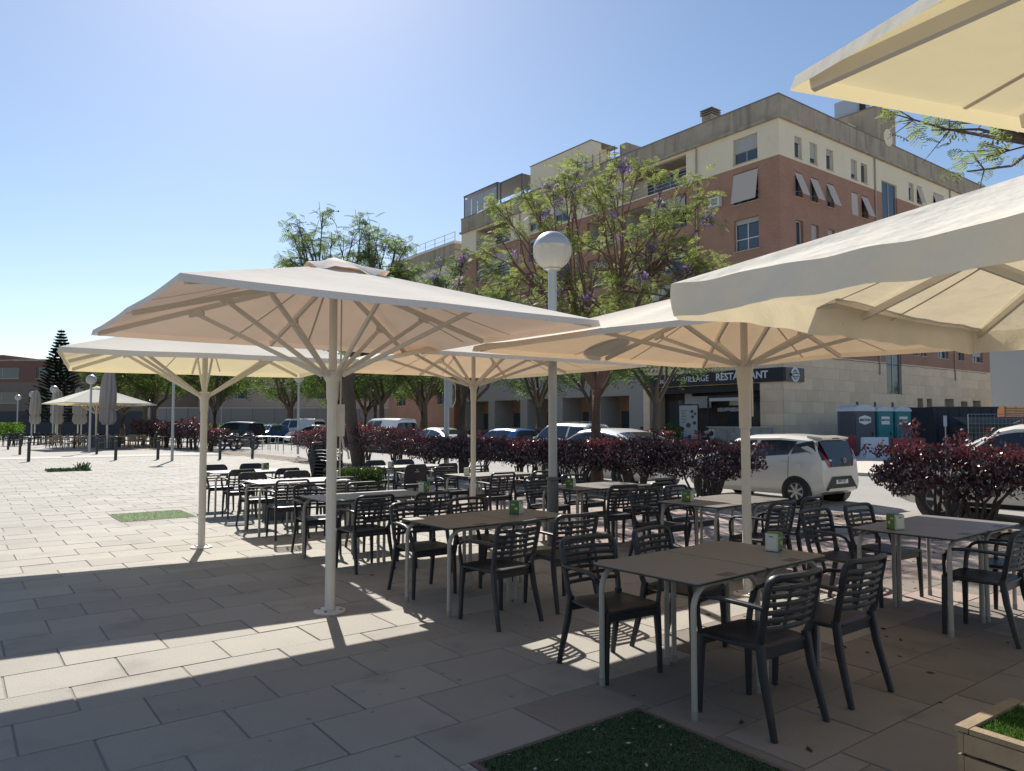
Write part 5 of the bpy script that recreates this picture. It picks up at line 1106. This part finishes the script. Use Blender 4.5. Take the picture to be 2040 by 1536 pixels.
# ------------------------------------------------------------------ people on the restaurant terrace
M_skin = mat('skin', (.42, .26, .19), .6); M_hair = mat('dark hair', (.02, .016, .014), .7)
def seated(label, loc, rz, shirt, trousers, lean=0.):
    t = thing('person', label, 'person', loc, rz, 'people seated outside the restaurant')
    J = {'pel': (0, 0, .50), 'waist': (0, .02 + lean * .1, .70), 'chest': (0, .03 + lean * .25, .95), 'neck': (0, .05 + lean * .35, 1.10), 'head': (0, .08 + lean * .42, 1.22), 'crown': (0, .08 + lean * .42, 1.33)}
    E_ = [('pel', 'waist'), ('waist', 'chest'), ('chest', 'neck'), ('neck', 'head'), ('head', 'crown')]; rad = {'pel': .17, 'waist': .145, 'chest': .16, 'neck': .058, 'head': .095, 'crown': .075}
    for s, n in ((-1, 'l'), (1, 'r')):
        J.update({'hip' + n: (s * .10, .05, .50), 'knee' + n: (s * .13, .46, .52), 'ank' + n: (s * .13, .44, .08), 'toe' + n: (s * .14, .60, .04), 'sh' + n: (s * .19, .03 + lean * .3, 1.02), 'el' + n: (s * .25, .13 + lean * .2, .76), 'wr' + n: (s * .14, .36, .78), 'ha' + n: (s * .10, .44, .78)})
        E_ += [('pel', 'hip' + n), ('hip' + n, 'knee' + n), ('knee' + n, 'ank' + n), ('ank' + n, 'toe' + n), ('chest', 'sh' + n), ('sh' + n, 'el' + n), ('el' + n, 'wr' + n), ('wr' + n, 'ha' + n)]
        rad.update({'hip' + n: .105, 'knee' + n: .075, 'ank' + n: .05, 'toe' + n: .04, 'sh' + n: .075, 'el' + n: .052, 'wr' + n: .036, 'ha' + n: .042})
    def skin(nm, keys, edges, m, grow=0.):
        me = bpy.data.meshes.new(nm); ix = {k: i for i, k in enumerate(keys)}; me.from_pydata([J[k] for k in keys], [(ix[a], ix[b]) for a, b in edges], []); me.materials.append(m); o = link(nm, me, t)
        md = o.modifiers.new('skin', 'SKIN'); md.use_smooth_shade = True
        for i, k in enumerate(keys): me.skin_vertices[0].data[i].radius = (rad[k] + grow,) * 2; me.skin_vertices[0].data[i].use_root = (i == 0)
        o.modifiers.new('sub', 'SUBSURF').levels = 1; o.modifiers['sub'].render_levels = 1; return o
    skin('body', list(J), E_, M_skin)
    sk = ['chest', 'waist', 'pel', 'shl', 'ell', 'shr', 'elr']; skin('shirt', sk, [e for e in E_ if e[0] in sk and e[1] in sk], shirt, .014)
    sk = ['pel', 'hipl', 'kneel', 'ankl', 'hipr', 'kneer', 'ankr']; skin('trousers', sk, [e for e in E_ if e[0] in sk and e[1] in sk], trousers, .012)
    hx, hy, hz = J['head']; m = MB(); m.lathe([(.02, .135), (.075, .115), (.112, .05), (.113, -.01), (.10, -.05)], 14, (hx, hy - .018, hz), cap=False); m.build('hair', M_hair, t, smooth=60)
    m = MB(); m.lathe([(.002, .02), (.014, .0), (.002, -.03)], 6, (hx, hy + .105, hz - .005)); m.build('nose', M_skin, t)
def shirtm(n, c): return mat(n, c, .85)
SEATS = [(36.6, 30.6, 20, 'seated person in a light blue shirt with dark hair, outside the restaurant', shirtm('light blue shirt', (.38, .46, .68)), .3), (36.9, 29.2, 140, 'seated person in dark clothes facing the person in the light blue shirt', shirtm('dark shirt', (.04, .04, .05)), .1), (37.2, 33.0, -60, 'seated person in dark clothes beside the menu poster', shirtm('charcoal shirt', (.06, .055, .055)), .2), (37.0, 34.6, 100, 'seated person in dark clothes left of the menu poster', shirtm('navy shirt', (.03, .035, .06)), 0.)]
M_jean = shirtm('dark jeans', (.03, .035, .05))
# plain chairs and tables, far away
M_wicker = mat('brown wicker', (.34, .235, .15), .8, var=.2, vscale=30); M_blackc = mat('black far chair', (.025, .025, .028), .6)
def far_chair_mesh(m_):
    m = MB(); m.bbox(-.23, .23, -.22, .24, .41, .455)
    for x in (-.2, .2):
        m.bar((x, .2, 0), (x, .2, .66), .035, .035); m.bar((x, -.24, 0), (x, -.19, .44), .035, .035); m.bar((x, -.19, .44), (x, -.28, .84), .035, .035); m.bar((x, -.24, .66), (x, .2, .66), .045, .025)
    for z in (.56, .66, .76, .82): m.bbox(-.2, .2, -.21 - (z - .44) * .22 - .012, -.21 - (z - .44) * .22 + .012, z - .035, z + .03)
    return m.mesh('chair', m_)
FC = {'w': far_chair_mesh(M_wicker), 'b': far_chair_mesh(M_blackc)}
for a, b, rz, lb, sh, ln in SEATS:
    seated(lb, W(a, b), RZ + R(rz), sh, M_jean, ln)
    link('restaurant_chair', FC['b'], None, W(a, b), RZ + R(rz), 'dark chair of ' + ('the person in the light blue shirt', 'the person facing the light blue shirt', 'the person beside the menu poster', 'the person left of the menu poster')[[q[3] for q in SEATS].index(lb)], 'chair', 'restaurant chairs')
for a, b, lb in ((36.0, 29.8, 'dark table between the two seated people at the low wall'), (36.2, 33.9, 'dark table beside the menu poster'), (29.0, 25.6, 'pale table left of the restaurant terrace behind the sedan')):
    t = thing('terrace_table', lb, 'table', W(a, b), RZ, 'restaurant tables'); m = MB(); m.prism(rrect(.8, .8, .05), .72, .75); m.build('tabletop', M_black2 if a > 30 else M_sill, t); m = MB(); m.tube([(0, 0, 0), (0, 0, .72)], .035, 8); m.lathe([(.25, 0), (.25, .02), (.04, .04)], 16); m.build('pedestal', M_black2, t)
for a, b, rz, lb in ((34.5, 30.4, 200, 'empty dark chair on the street side of the table by the low wall'), (34.6, 33.4, 250, 'empty dark chair on the street side of the table by the menu poster'), (28.4, 26.4, 90, 'empty dark chair left of the pale table'), (29.4, 24.8, 0, 'empty dark chair right of the pale table')): link('restaurant_chair', FC['b'], None, W(a, b), RZ + R(rz), lb, 'chair', 'empty restaurant chairs')

# ------------------------------------------------------------------ portable toilets, barriers, fence and skips on the lot at the right
M_teal = mat('teal plastic', (.02, .19, .20), .5, var=.08, vscale=4); M_grp = mat('dark grey plastic', (.075, .08, .105), .5, var=.08, vscale=4); M_roofp = mat('pale translucent roof', (.55, .58, .62), .4)
def toilet(label, loc, rz, w, m_, h=2.15, sign='hex', big=False):
    t = thing('portable_toilet', label, 'portable toilet', loc, rz, 'portable toilets'); d = 1.15
    m = MB(); m.bbox(-w / 2, w / 2, -d / 2, d / 2, .12, h)
    for k in range(int(w / .14)): x = -w / 2 + .12 + k * .14; m.bbox(x, x + .06, -d / 2 - .018, -d / 2 - .001, .2, h - .1)
    for k in range(7): y = -d / 2 + .12 + k * .14; m.bbox(-w / 2 - .018, -w / 2 - .001, y, y + .06, .2, h - .1)
    m.build('cabin', m_, t)
    m = MB(); m.bbox(-w / 2 - .03, w / 2 + .03, -d / 2 - .03, d / 2 + .03, 0, .119); m.build('skid', M_darkmetal, t)
    m = MB(); pr = [(-w / 2 - .05, h), (w / 2 + .05, h)] + [((w / 2 + .03) * math.cos(k * math.pi / 10), h + .03 + (.30 if big else .22) * math.sin(k * math.pi / 10)) for k in range(11)]
    k = len(pr); m.add([(x, -d / 2 - .05, z) for x, z in pr] + [(x, d / 2 + .05, z) for x, z in pr], [tuple(range(k)), tuple(range(2 * k - 1, k - 1, -1))] + [(i, k + i, k + (i + 1) % k, (i + 1) % k) for i in range(k)]); m.build('roof', M_roofp, t)
    m = MB(); m.bbox(-w / 2 + .06, w / 2 - .06, -d / 2 - .03, -d / 2 - .019, .16, h - .06); dr = m.build('door', m_, t)
    m = MB(); zz = h - .45
    if sign == 'hex': m.add([(x, -d / 2 - .04, zz + z) for x, z in ((-.38, -.12), (0, -.24), (.38, -.12), (.38, .14), (0, .24), (-.38, .14))], [tuple(range(6))])
    else: m.bbox(-.26, .26, -d / 2 - .045, -d / 2 - .031, zz - .22, zz + .18)
    sn = m.build('sign', M_white, t); text('sign_letters', 'ARCTOC', .17 if sign == 'hex' else .12, M_ink, sn, Matrix.Translation((0, -d / 2 - .055, zz)) @ Matrix(((1, 0, 0), (0, 0, -1), (0, 1, 0))).to_4x4(), .004, bold=.004)
    m = MB(); m.box((w / 2 - .2, -d / 2 - .05, 1.05), (.05, .04, .16)); m.build('handle', M_ink, dr)
    m = MB(); m.tube([(w / 2 - .2, d / 2 - .2, h), (w / 2 - .2, d / 2 - .2, h + .5)], .06, 10); m.build('vent_pipe', M_grp, t)
    return t
fx = R(18)
toilet('dark grey portable toilet with a white hexagonal sign', (17.62, 38.1, 0), fx, 1.30, M_grp, 2.2, 'hex', True)
toilet('teal portable toilet in the middle, right of the grey one', (18.88, 38.55, 0), fx, 1.02, M_teal, 2.2, 'rect'); toilet('teal portable toilet on the right', (19.98, 38.9, 0), fx, 1.02, M_teal, 2.2, 'rect')
M_redp = mat('red plastic barrier', (.28, .02, .035), .5, var=.1); M_whp = mat('white plastic barrier', (.52, .55, .62), .5, var=.06)
def barrier(label, loc, rz, m_, l=1.35, h=.95, sign=False):
    t = thing('water_barrier', label, 'barrier', loc, rz, 'plastic road barriers'); pr = [(-.22, 0), (.22, 0), (.22, .14), (.12, .34), (.10, h), (-.10, h), (-.12, .34), (-.22, .14)]; k = len(pr); m = MB()
    m.add([(-l / 2, y, z) for y, z in pr] + [(l / 2, y, z) for y, z in pr], [tuple(range(k))[::-1], tuple(range(k, 2 * k))] + [(i, (i + 1) % k, k + (i + 1) % k, k + i) for i in range(k)]); m.build('shell', m_, t)
    m = MB(); m.bbox(-.10, .10, -.235, -.225, .02, .10); m.build('forklift_slot', M_ink, t)
    if sign: m = MB(); m.bbox(-.35, .2, -.135, -.125, .45, .78); m.build('sign', M_white, t)
barrier('red barrier with a white sign left of the grey toilet', (15.9, 36.0, 0), R(12), M_redp, 1.5, 1.0, True); barrier('white plastic barrier in front of the grey toilet', (16.75, 34.4, 0), R(8), M_whp, 1.25, .95); barrier('red barrier in front of the teal toilets', (18.5, 34.8, 0), R(6), M_redp, 1.6, .9)
# dark screen along the building and wire fence panels in front
sc = thing('site_screen', 'black screening fence along the right front of the building', 'fence', W(41.5, 22.6), RZ)
for k in range(13):
    m = MB(); m.bbox(k * 2.2, k * 2.2 + 2.16, -.02, .02, .05, 2.0); m.build('screen_panel', mat('black screen cloth', (.025, .027, .035), .8, var=.2, vscale=2), sc)
    m = MB(); m.bar((k * 2.2, .05, 0), (k * 2.2, .05, 2.1), .05, .05); m.build('post', M_darkmetal, sc)
M_galv = mat('galvanised wire', (.36, .36, .35), .4, .7)
fl0 = Vector((20.6, 33.6, 0)); fd = Vector((.93, -.36, 0)).normalized()
for k in range(5):
    t = thing('fence_panel', 'galvanised wire fence panel ' + ('nearest the teal toilets', 'second from the toilets', 'third from the toilets', 'behind the tall red sprigs', 'at the right edge')[k], 'fence', fl0 + fd * 2.3 * k, math.atan2(fd.y, fd.x), 'wire fence panels')
    m = MB()
    for x in (0, 2.2): m.tube([(x, 0, 0), (x, 0, 2.0)], .025, 6)
    m.tube([(0, 0, 2.0), (2.2, 0, 2.0)], .018, 6); m.tube([(0, 0, .15), (2.2, 0, .15)], .018, 6); m.build('frame', M_galv, t)
    m = MB()
    for j in range(1, 15): m.bar((j * .147, 0, .15), (j * .147, 0, 2.0), .006, .006, (0, 1, 0))
    for j in range(1, 9): m.bar((0, 0, .15 + j * .205), (2.2, 0, .15 + j * .205), .006, .006)
    m.build('wire_mesh', M_galv, t)
    for x in (0, 2.2): m = MB(); m.bbox(x - .35 / 2, x + .35 / 2, -.11, .11, 0, .12); m.build('foot_block', M_conc, t)
def skip(label, loc, rz, m_, l, w, h, cat='skip', lid=False):
    t = thing('skip', label, cat, loc, rz); k = .18; m = MB()
    m.add([(-l / 2 + k, -w / 2, .1), (l / 2 - k, -w / 2, .1), (l / 2 - k, w / 2, .1), (-l / 2 + k, w / 2, .1), (-l / 2, -w / 2 - .05, h), (l / 2, -w / 2 - .05, h), (l / 2, w / 2 + .05, h), (-l / 2, w / 2 + .05, h)], [(0, 3, 2, 1), (0, 1, 5, 4), (1, 2, 6, 5), (2, 3, 7, 6), (3, 0, 4, 7)]); m.bbox(-l / 2, l / 2, -w / 2, w / 2, h - .3, h - .25); b = m.build('tub', m_, t)
    m = MB(); m.bbox(-l / 2 - .03, l / 2 + .03, -w / 2 - .09, -w / 2 - .02, h - .08, h + .02); m.bbox(-l / 2 - .03, l / 2 + .03, w / 2 + .02, w / 2 + .09, h - .08, h + .02); m.build('rim', m_, b)
    for x in np.linspace(-l / 2 + .3, l / 2 - .3, 6): m = MB(); m.bbox(x - .03, x + .03, -w / 2 - .07, -w / 2 - .0, .15, h - .09); m.build('stiffener', m_, t)
    if lid: m = MB(); m.add([(-l / 2, -w / 2, h + .03), (l / 2, -w / 2, h + .03), (l / 2, w / 2, h + .4), (-l / 2, w / 2, h + .4), (-l / 2, -w / 2, h + .09), (l / 2, -w / 2, h + .09), (l / 2, w / 2, h + .46), (-l / 2, w / 2, h + .46)], [(0, 3, 2, 1), (4, 5, 6, 7), (0, 1, 5, 4), (1, 2, 6, 5), (2, 3, 7, 6), (3, 0, 4, 7)]); m.build('lid', m_, t)
M_olive = mat('dark olive steel', (.045, .05, .042), .7, var=.25, vscale=3)
skip('dark olive rubbish skip behind the wire fence', (24.2, 36.5, 0), R(-8), M_olive, 4.2, 1.6, 1.45, lid=True); skip('black covered skip with a flat top behind the olive one', (24.0, 40.5, 0), R(4), mat('black tarpaulin', (.03, .032, .045), .7, var=.2), 3.6, 2.0, 2.45, lid=False); skip('blue skip at the right edge behind the wire fence', (27.4, 36.2, 0), R(-14), mat('blue steel', (.035, .08, .22), .55, var=.15), 3.2, 1.6, 1.35)
t = thing('traffic_sign', 'back of a narrow sign on a post right of the teal toilets', 'sign', (20.5, 35.2, 0)); m = MB(); m.tube([(0, 0, 0), (0, 0, 1.95)], .03, 8); m.build('post', M_galv, t); m = MB(); m.prism(rrect(.16, .02, .009, 2), 1.45, 1.95); m.build('plate', M_whp, t)
t = thing('utility_post', 'thin grey post with a junction box behind the middle parasol', 'post', W(12.55, 20.1)); m = MB(); m.tube([(0, 0, 0), (0, 0, 3.6)], .085, 10); m.build('pole', M_lpole, t, smooth=40); m = MB(); m.box((.10, -.10, 2.55), (.16, .12, .9)); m.build('junction_box', M_lpole, t); m = MB(); m.tube([(.16, -.1, 2.95), (.28, -.12, 2.8), (.28, -.12, 2.3), (.18, -.1, 2.1)], .014, 5); m.build('cable', M_white, t)

# ------------------------------------------------------------------ other buildings
def block(name, label, loc, rz, w, d, bands, rows, cat='building', rooftop=None):
    """bands: (z0, z1, material); rows: (z0, z1, [(x0,x1)...] front, [(y0,y1)...] left side)"""
    t = thing(name, label, cat, loc, rz)
    F1 = lambda a, z, dd: Vector((a, dd, z)); F2 = lambda a, z, dd: Vector((dd, a, z))
    fo = [(a, b, z0, z1) for z0, z1, fr, sd in rows for a, b in fr]; so = [(a, b, z0, z1) for z0, z1, fr, sd in rows for a, b in sd]
    for z0, z1, m_ in bands:
        wall('wall', F1, 0, w, z0, z1, fo, m_, t); wall('wall', F2, 0, d, z0, z1, so, m_, t)
        m = MB(); m.add([(w, 0, z0), (w, d, z0), (w, d, z1), (w, 0, z1), (0, d, z0), (0, d, z1)], [(0, 1, 2, 3), (1, 4, 5, 2)]); m.build('wall', m_, t)
    for a, b, z0, z1 in fo: window(F1, a, b, z0, z1, t, mull=1)
    for a, b, z0, z1 in so: window(F2, a, b, z0, z1, t, mull=1)
    zt = bands[-1][1]; m = MB(); m.bbox(-.15, w + .15, -.15, d + .15, zt, zt + .25); m.build('roof', rooftop or M_parap, t); return t
b2 = block('apartment_block', 'cream and brick block with a pale roof edge left of the corner building', W(40.2, 63.0), RZ, 16, 14, [(0, 14, M_brick), (14, 17.8, M_cream), (17.8, 19.8, M_parap)], [(z, z + 1.6, [(2, 3.4), (6, 8)], [(2, 3.2), (6.5, 7.7), (10, 12)]) for z in (3.5, 6.5, 9.5, 12.2, 15.2)], rooftop=mat('bright roof edge', (.7, .69, .66), .6))
m = MB()
for y in np.linspace(.1, 13.9, 8): m.bar((.1, y, 20.05), (.1, y, 21.0), .05, .05)
m.bar((.1, .1, 21.0), (.1, 13.9, 21.0), .05, .05); m.bar((.1, .1, 20.5), (.1, 13.9, 20.5), .03, .03); m.build('roof_railing', M_wframe, b2)
M_brn = mat('brown render', (.20, .155, .125), .9, var=.08, vscale=.4); M_brnr = mat('reddish upper wall', (.19, .10, .08), .9, var=.08, vscale=.4)
b3 = block('low_apartment_building', 'low brown building with dark ribbon windows at the far left', (-92, 104, 0), R(-4), 44, 12, [(0, 3.2, mat('dark plinth', (.07, .065, .07), .8)), (3.2, 7.2, M_brn), (7.2, 10.1, M_brnr)], [(z, z + 1.5, [(4 + 7.5 * k, 9 + 7.5 * k) for k in range(5)], []) for z in (4.3, 7.7)])
m = MB(); m.bbox(13, 22, -.4, 8, 10.35, 10.95); m.build('roof_step', M_brnr, b3)
b4 = block('terrace_building', 'long pale building hidden behind the trees beyond the car park', (-52, 112, 0), R(0), 52, 10, [(0, 4, mat('grey lower wall', (.22, .22, .23), .85)), (4, 9.5, mat('beige upper wall', (.36, .30, .25), .9))], [(z, z + 1.5, [(3 + 6 * k, 6 + 6 * k) for k in range(8)], []) for z in (1.4, 5.2)])
b5 = block('grey_office_building', 'blue-grey building behind the right end of the apartment building', W(84, 20), RZ, 22, 14, [(0, 3.2, mat('orange shopfront', (.45, .2, .1), .8)), (3.2, 15, mat('blue grey panels', (.25, .29, .34), .6))], [(10, 11.6, [(1.5 + 4 * k, 4.4 + 4 * k) for k in range(5)], [(2, 6), (8, 12)])])
wl_ = thing('retaining_wall', 'long grey retaining wall beyond the parked cars', 'wall', (-43, 87, 0), R(2))
for k in range(14): m = MB(); m.bbox(k * 2.5 + .02, k * 2.5 + 2.48, 0, .3, 0, 3.3); m.build('wall_panel', mat('grey wall concrete', (.24, .24, .25), .9, var=.1, rand=.06), wl_)
m = MB(); m.bbox(0, 35, -.05, .35, 3.3, 3.42); m.build('coping', M_sill, wl_)
wf = thing('wooden_fence', 'brown slatted wooden fence right of the apartment building', 'fence', W(69.9, 24.6), RZ)
for k in range(14): m = MB(); m.bbox(0, 9, -.02, .02, .15 + k * .2, .15 + k * .2 + .13); m.build('slat', M_wood, wf)
for k in range(5): m = MB(); m.bar((k * 2.25, .06, 0), (k * 2.25, .06, 3.0), .09, .09); m.build('post', M_wood, wf)

# ------------------------------------------------------------------ terrace at the far left
umbrella('white open parasol of the far terrace, left of the closed one', 7.4, 54.0, 2.5, 2.5, 2.85, 3.9, 2.2, rot=R(8), cloth=M_canvas_w, pr=.055, seed=61, group='far terrace parasols', base=False)
umbrella('white open parasol of the far terrace, behind the closed one', 8.5, 57.3, 2.4, 2.4, 2.85, 3.85, 2.2, rot=R(8), cloth=M_canvas_w, pr=.055, seed=62, group='far terrace parasols', base=False)
def closed_parasol(label, x, y, h, cloth, z0=1.35, fat=.30):
    t = thing('closed_parasol', label, 'parasol', (x, y, 0), 0, 'closed parasols'); m = MB(); n = 48; vs = []; fs = []
    prof = [(0., .06), (.05, .5), (.18, .78), (.36, .95), (.55, 1.0), (.70, .98), (.72, .75), (.80, .95), (.92, .98), (1., .62)]
    for s, r in prof:
        z = h - (h - z0) * s
        for i in range(n): an = 6.2832 * i / n; rr = fat * r * (1 + .16 * math.cos(8 * an + 3 * s) + .05 * math.cos(17 * an)); vs.append((rr * math.cos(an), rr * math.sin(an), z))
    for j in range(len(prof) - 1):
        for i in range(n): fs.append((j * n + i, j * n + (i + 1) % n, (j + 1) * n + (i + 1) % n, (j + 1) * n + i))
    m.add(vs, fs + [tuple(range(n))]); m.build('folded_canopy', cloth, t, smooth=50); m = MB(); m.tube([(0, 0, 0), (0, 0, h - .1)], .05, 10); m.build('pole', M_alu, t)
    m = MB(); m.bbox(-.4, .4, -.4, .4, 0, .06); m.build('base_slab', M_darkmetal, t)
closed_parasol('tall closed greige parasol standing before the white far parasols', -24.9, 45.8, 4.95, M_grey_cloth, 1.5, .42)
M_gc2 = thin_mat('dusty folded canvas', (.46, .42, .36), (.4, .36, .28), .15, var=.1)
for k, (x, dy) in enumerate(((-38.8, 0), (-37.6, .8), (-36.6, -.6), (-35.6, .5), (-34.8, -.4))): closed_parasol('dusty closed parasol, ' + ('leftmost', 'second', 'third', 'fourth', 'rightmost')[k] + ' of the far left cluster', x, 60.5 + dy, 4.3 + .2 * (k % 2), M_gc2, 1.5, .36)
t = thing('trough_planter', 'black planter trough at the front of the far terrace', 'planter', (-25.6, 46.9, 0), R(4)); m = MB(); m.bbox(-.85, .85, -.22, .22, .05, .72); m.build('trough', M_darkmetal, t); m = MB(); m.bbox(-.9, .9, -.26, .26, .72, .76); m.build('rim', M_darkmetal, t)
rg = random.Random(3)
for k in range(26):
    a, b = rg.uniform(5.0, 12.5), rg.uniform(50.5, 56.5); link('wicker_chair', FC['w'], None, W(a, b), rg.uniform(0, 6.28), 'brown wicker chair on the far terrace', 'chair', 'wicker chairs of the far terrace')
for k in range(28):
    a, b = rg.uniform(1.5, 8.5), rg.uniform(60, 68); link('dark_chair', FC['b'], None, W(a, b), rg.uniform(0, 6.28), 'dark chair in the crowded back of the far terrace', 'chair', 'dark chairs of the far terrace')
for k, (a, b) in enumerate(((6.2, 53.0), (8.6, 52.4), (11.2, 51.6), (7.6, 56.5), (10.2, 55.5))):
    t = thing('far_table', 'pale table on the far terrace, ' + ('left front', 'middle front', 'right front', 'left back', 'right back')[k], 'table', W(a, b), RZ + R(20), 'tables of the far terrace'); m = MB(); m.prism(rrect(1.3, .75, .05), .72, .75); m.build('tabletop', M_sill, t)
    for x in (-.55, .55):
        for y in (-.3, .3): m = MB(); m.tube([(x, y, 0), (x, y, .72)], .025, 6); m.build('leg', M_alu_d, t)


# ---- downpipes, air conditioners and cables on the fronts
M_pipe = mat('grey downpipe', (.40, .36, .30), .6)
for F, t_ in ((FR, 11.4), (FR, 23.2), (FL, 6.2), (FL, 18.2), (FL, 25.6)):
    m = MB(); m.tube([F(t_, 4.9, -.07), F(t_, ZC - .05, -.07)], .055, 8); m.build('downpipe', M_pipe, bld, smooth=40)
for F, t_, z in ((FR, 7.2, 12.2), (FR, 19.3, 9.3), (FL, 4.6, 15.6), (FL, 4.4, 9.6)):
    m = MB(); fbox(m, F, t_ - .42, t_ + .42, z, z + .62, -.36, -.04); ac = m.build('air_conditioner', M_wwhite, bld); m = MB()
    for k in range(6): fbox(m, F, t_ - .3, t_ + .2, z + .1 + k * .075, z + .13 + k * .075, -.372, -.361)
    m.build('grille', M_dark, ac)
m = MB(); m.tube([FR(.2 + k * 1.0, 5.72 - .05 * math.sin(k * 1.3) ** 2, -.05) for k in range(30)], .014, 5); m.build('cable', M_dark, bld)
# bits of litter on the shaded turf
n = 46; P = np.array([tuple(W(a, b, .02)) for a, b in zip(RNG.uniform(2.08, 3.1, n), RNG.uniform(1.95, 2.95, n))]); v, q = scatter(LEAF[0], LEAF[1], P, rots(n, RNG, .4, True), RNG.uniform(.012, .04, n))
link('turf_litter', np_mesh('turf_litter', v, q, mat('pale litter', (.35, .34, .30), .8)), kind='stuff', label='pale petals and bits lying on the shaded turf')
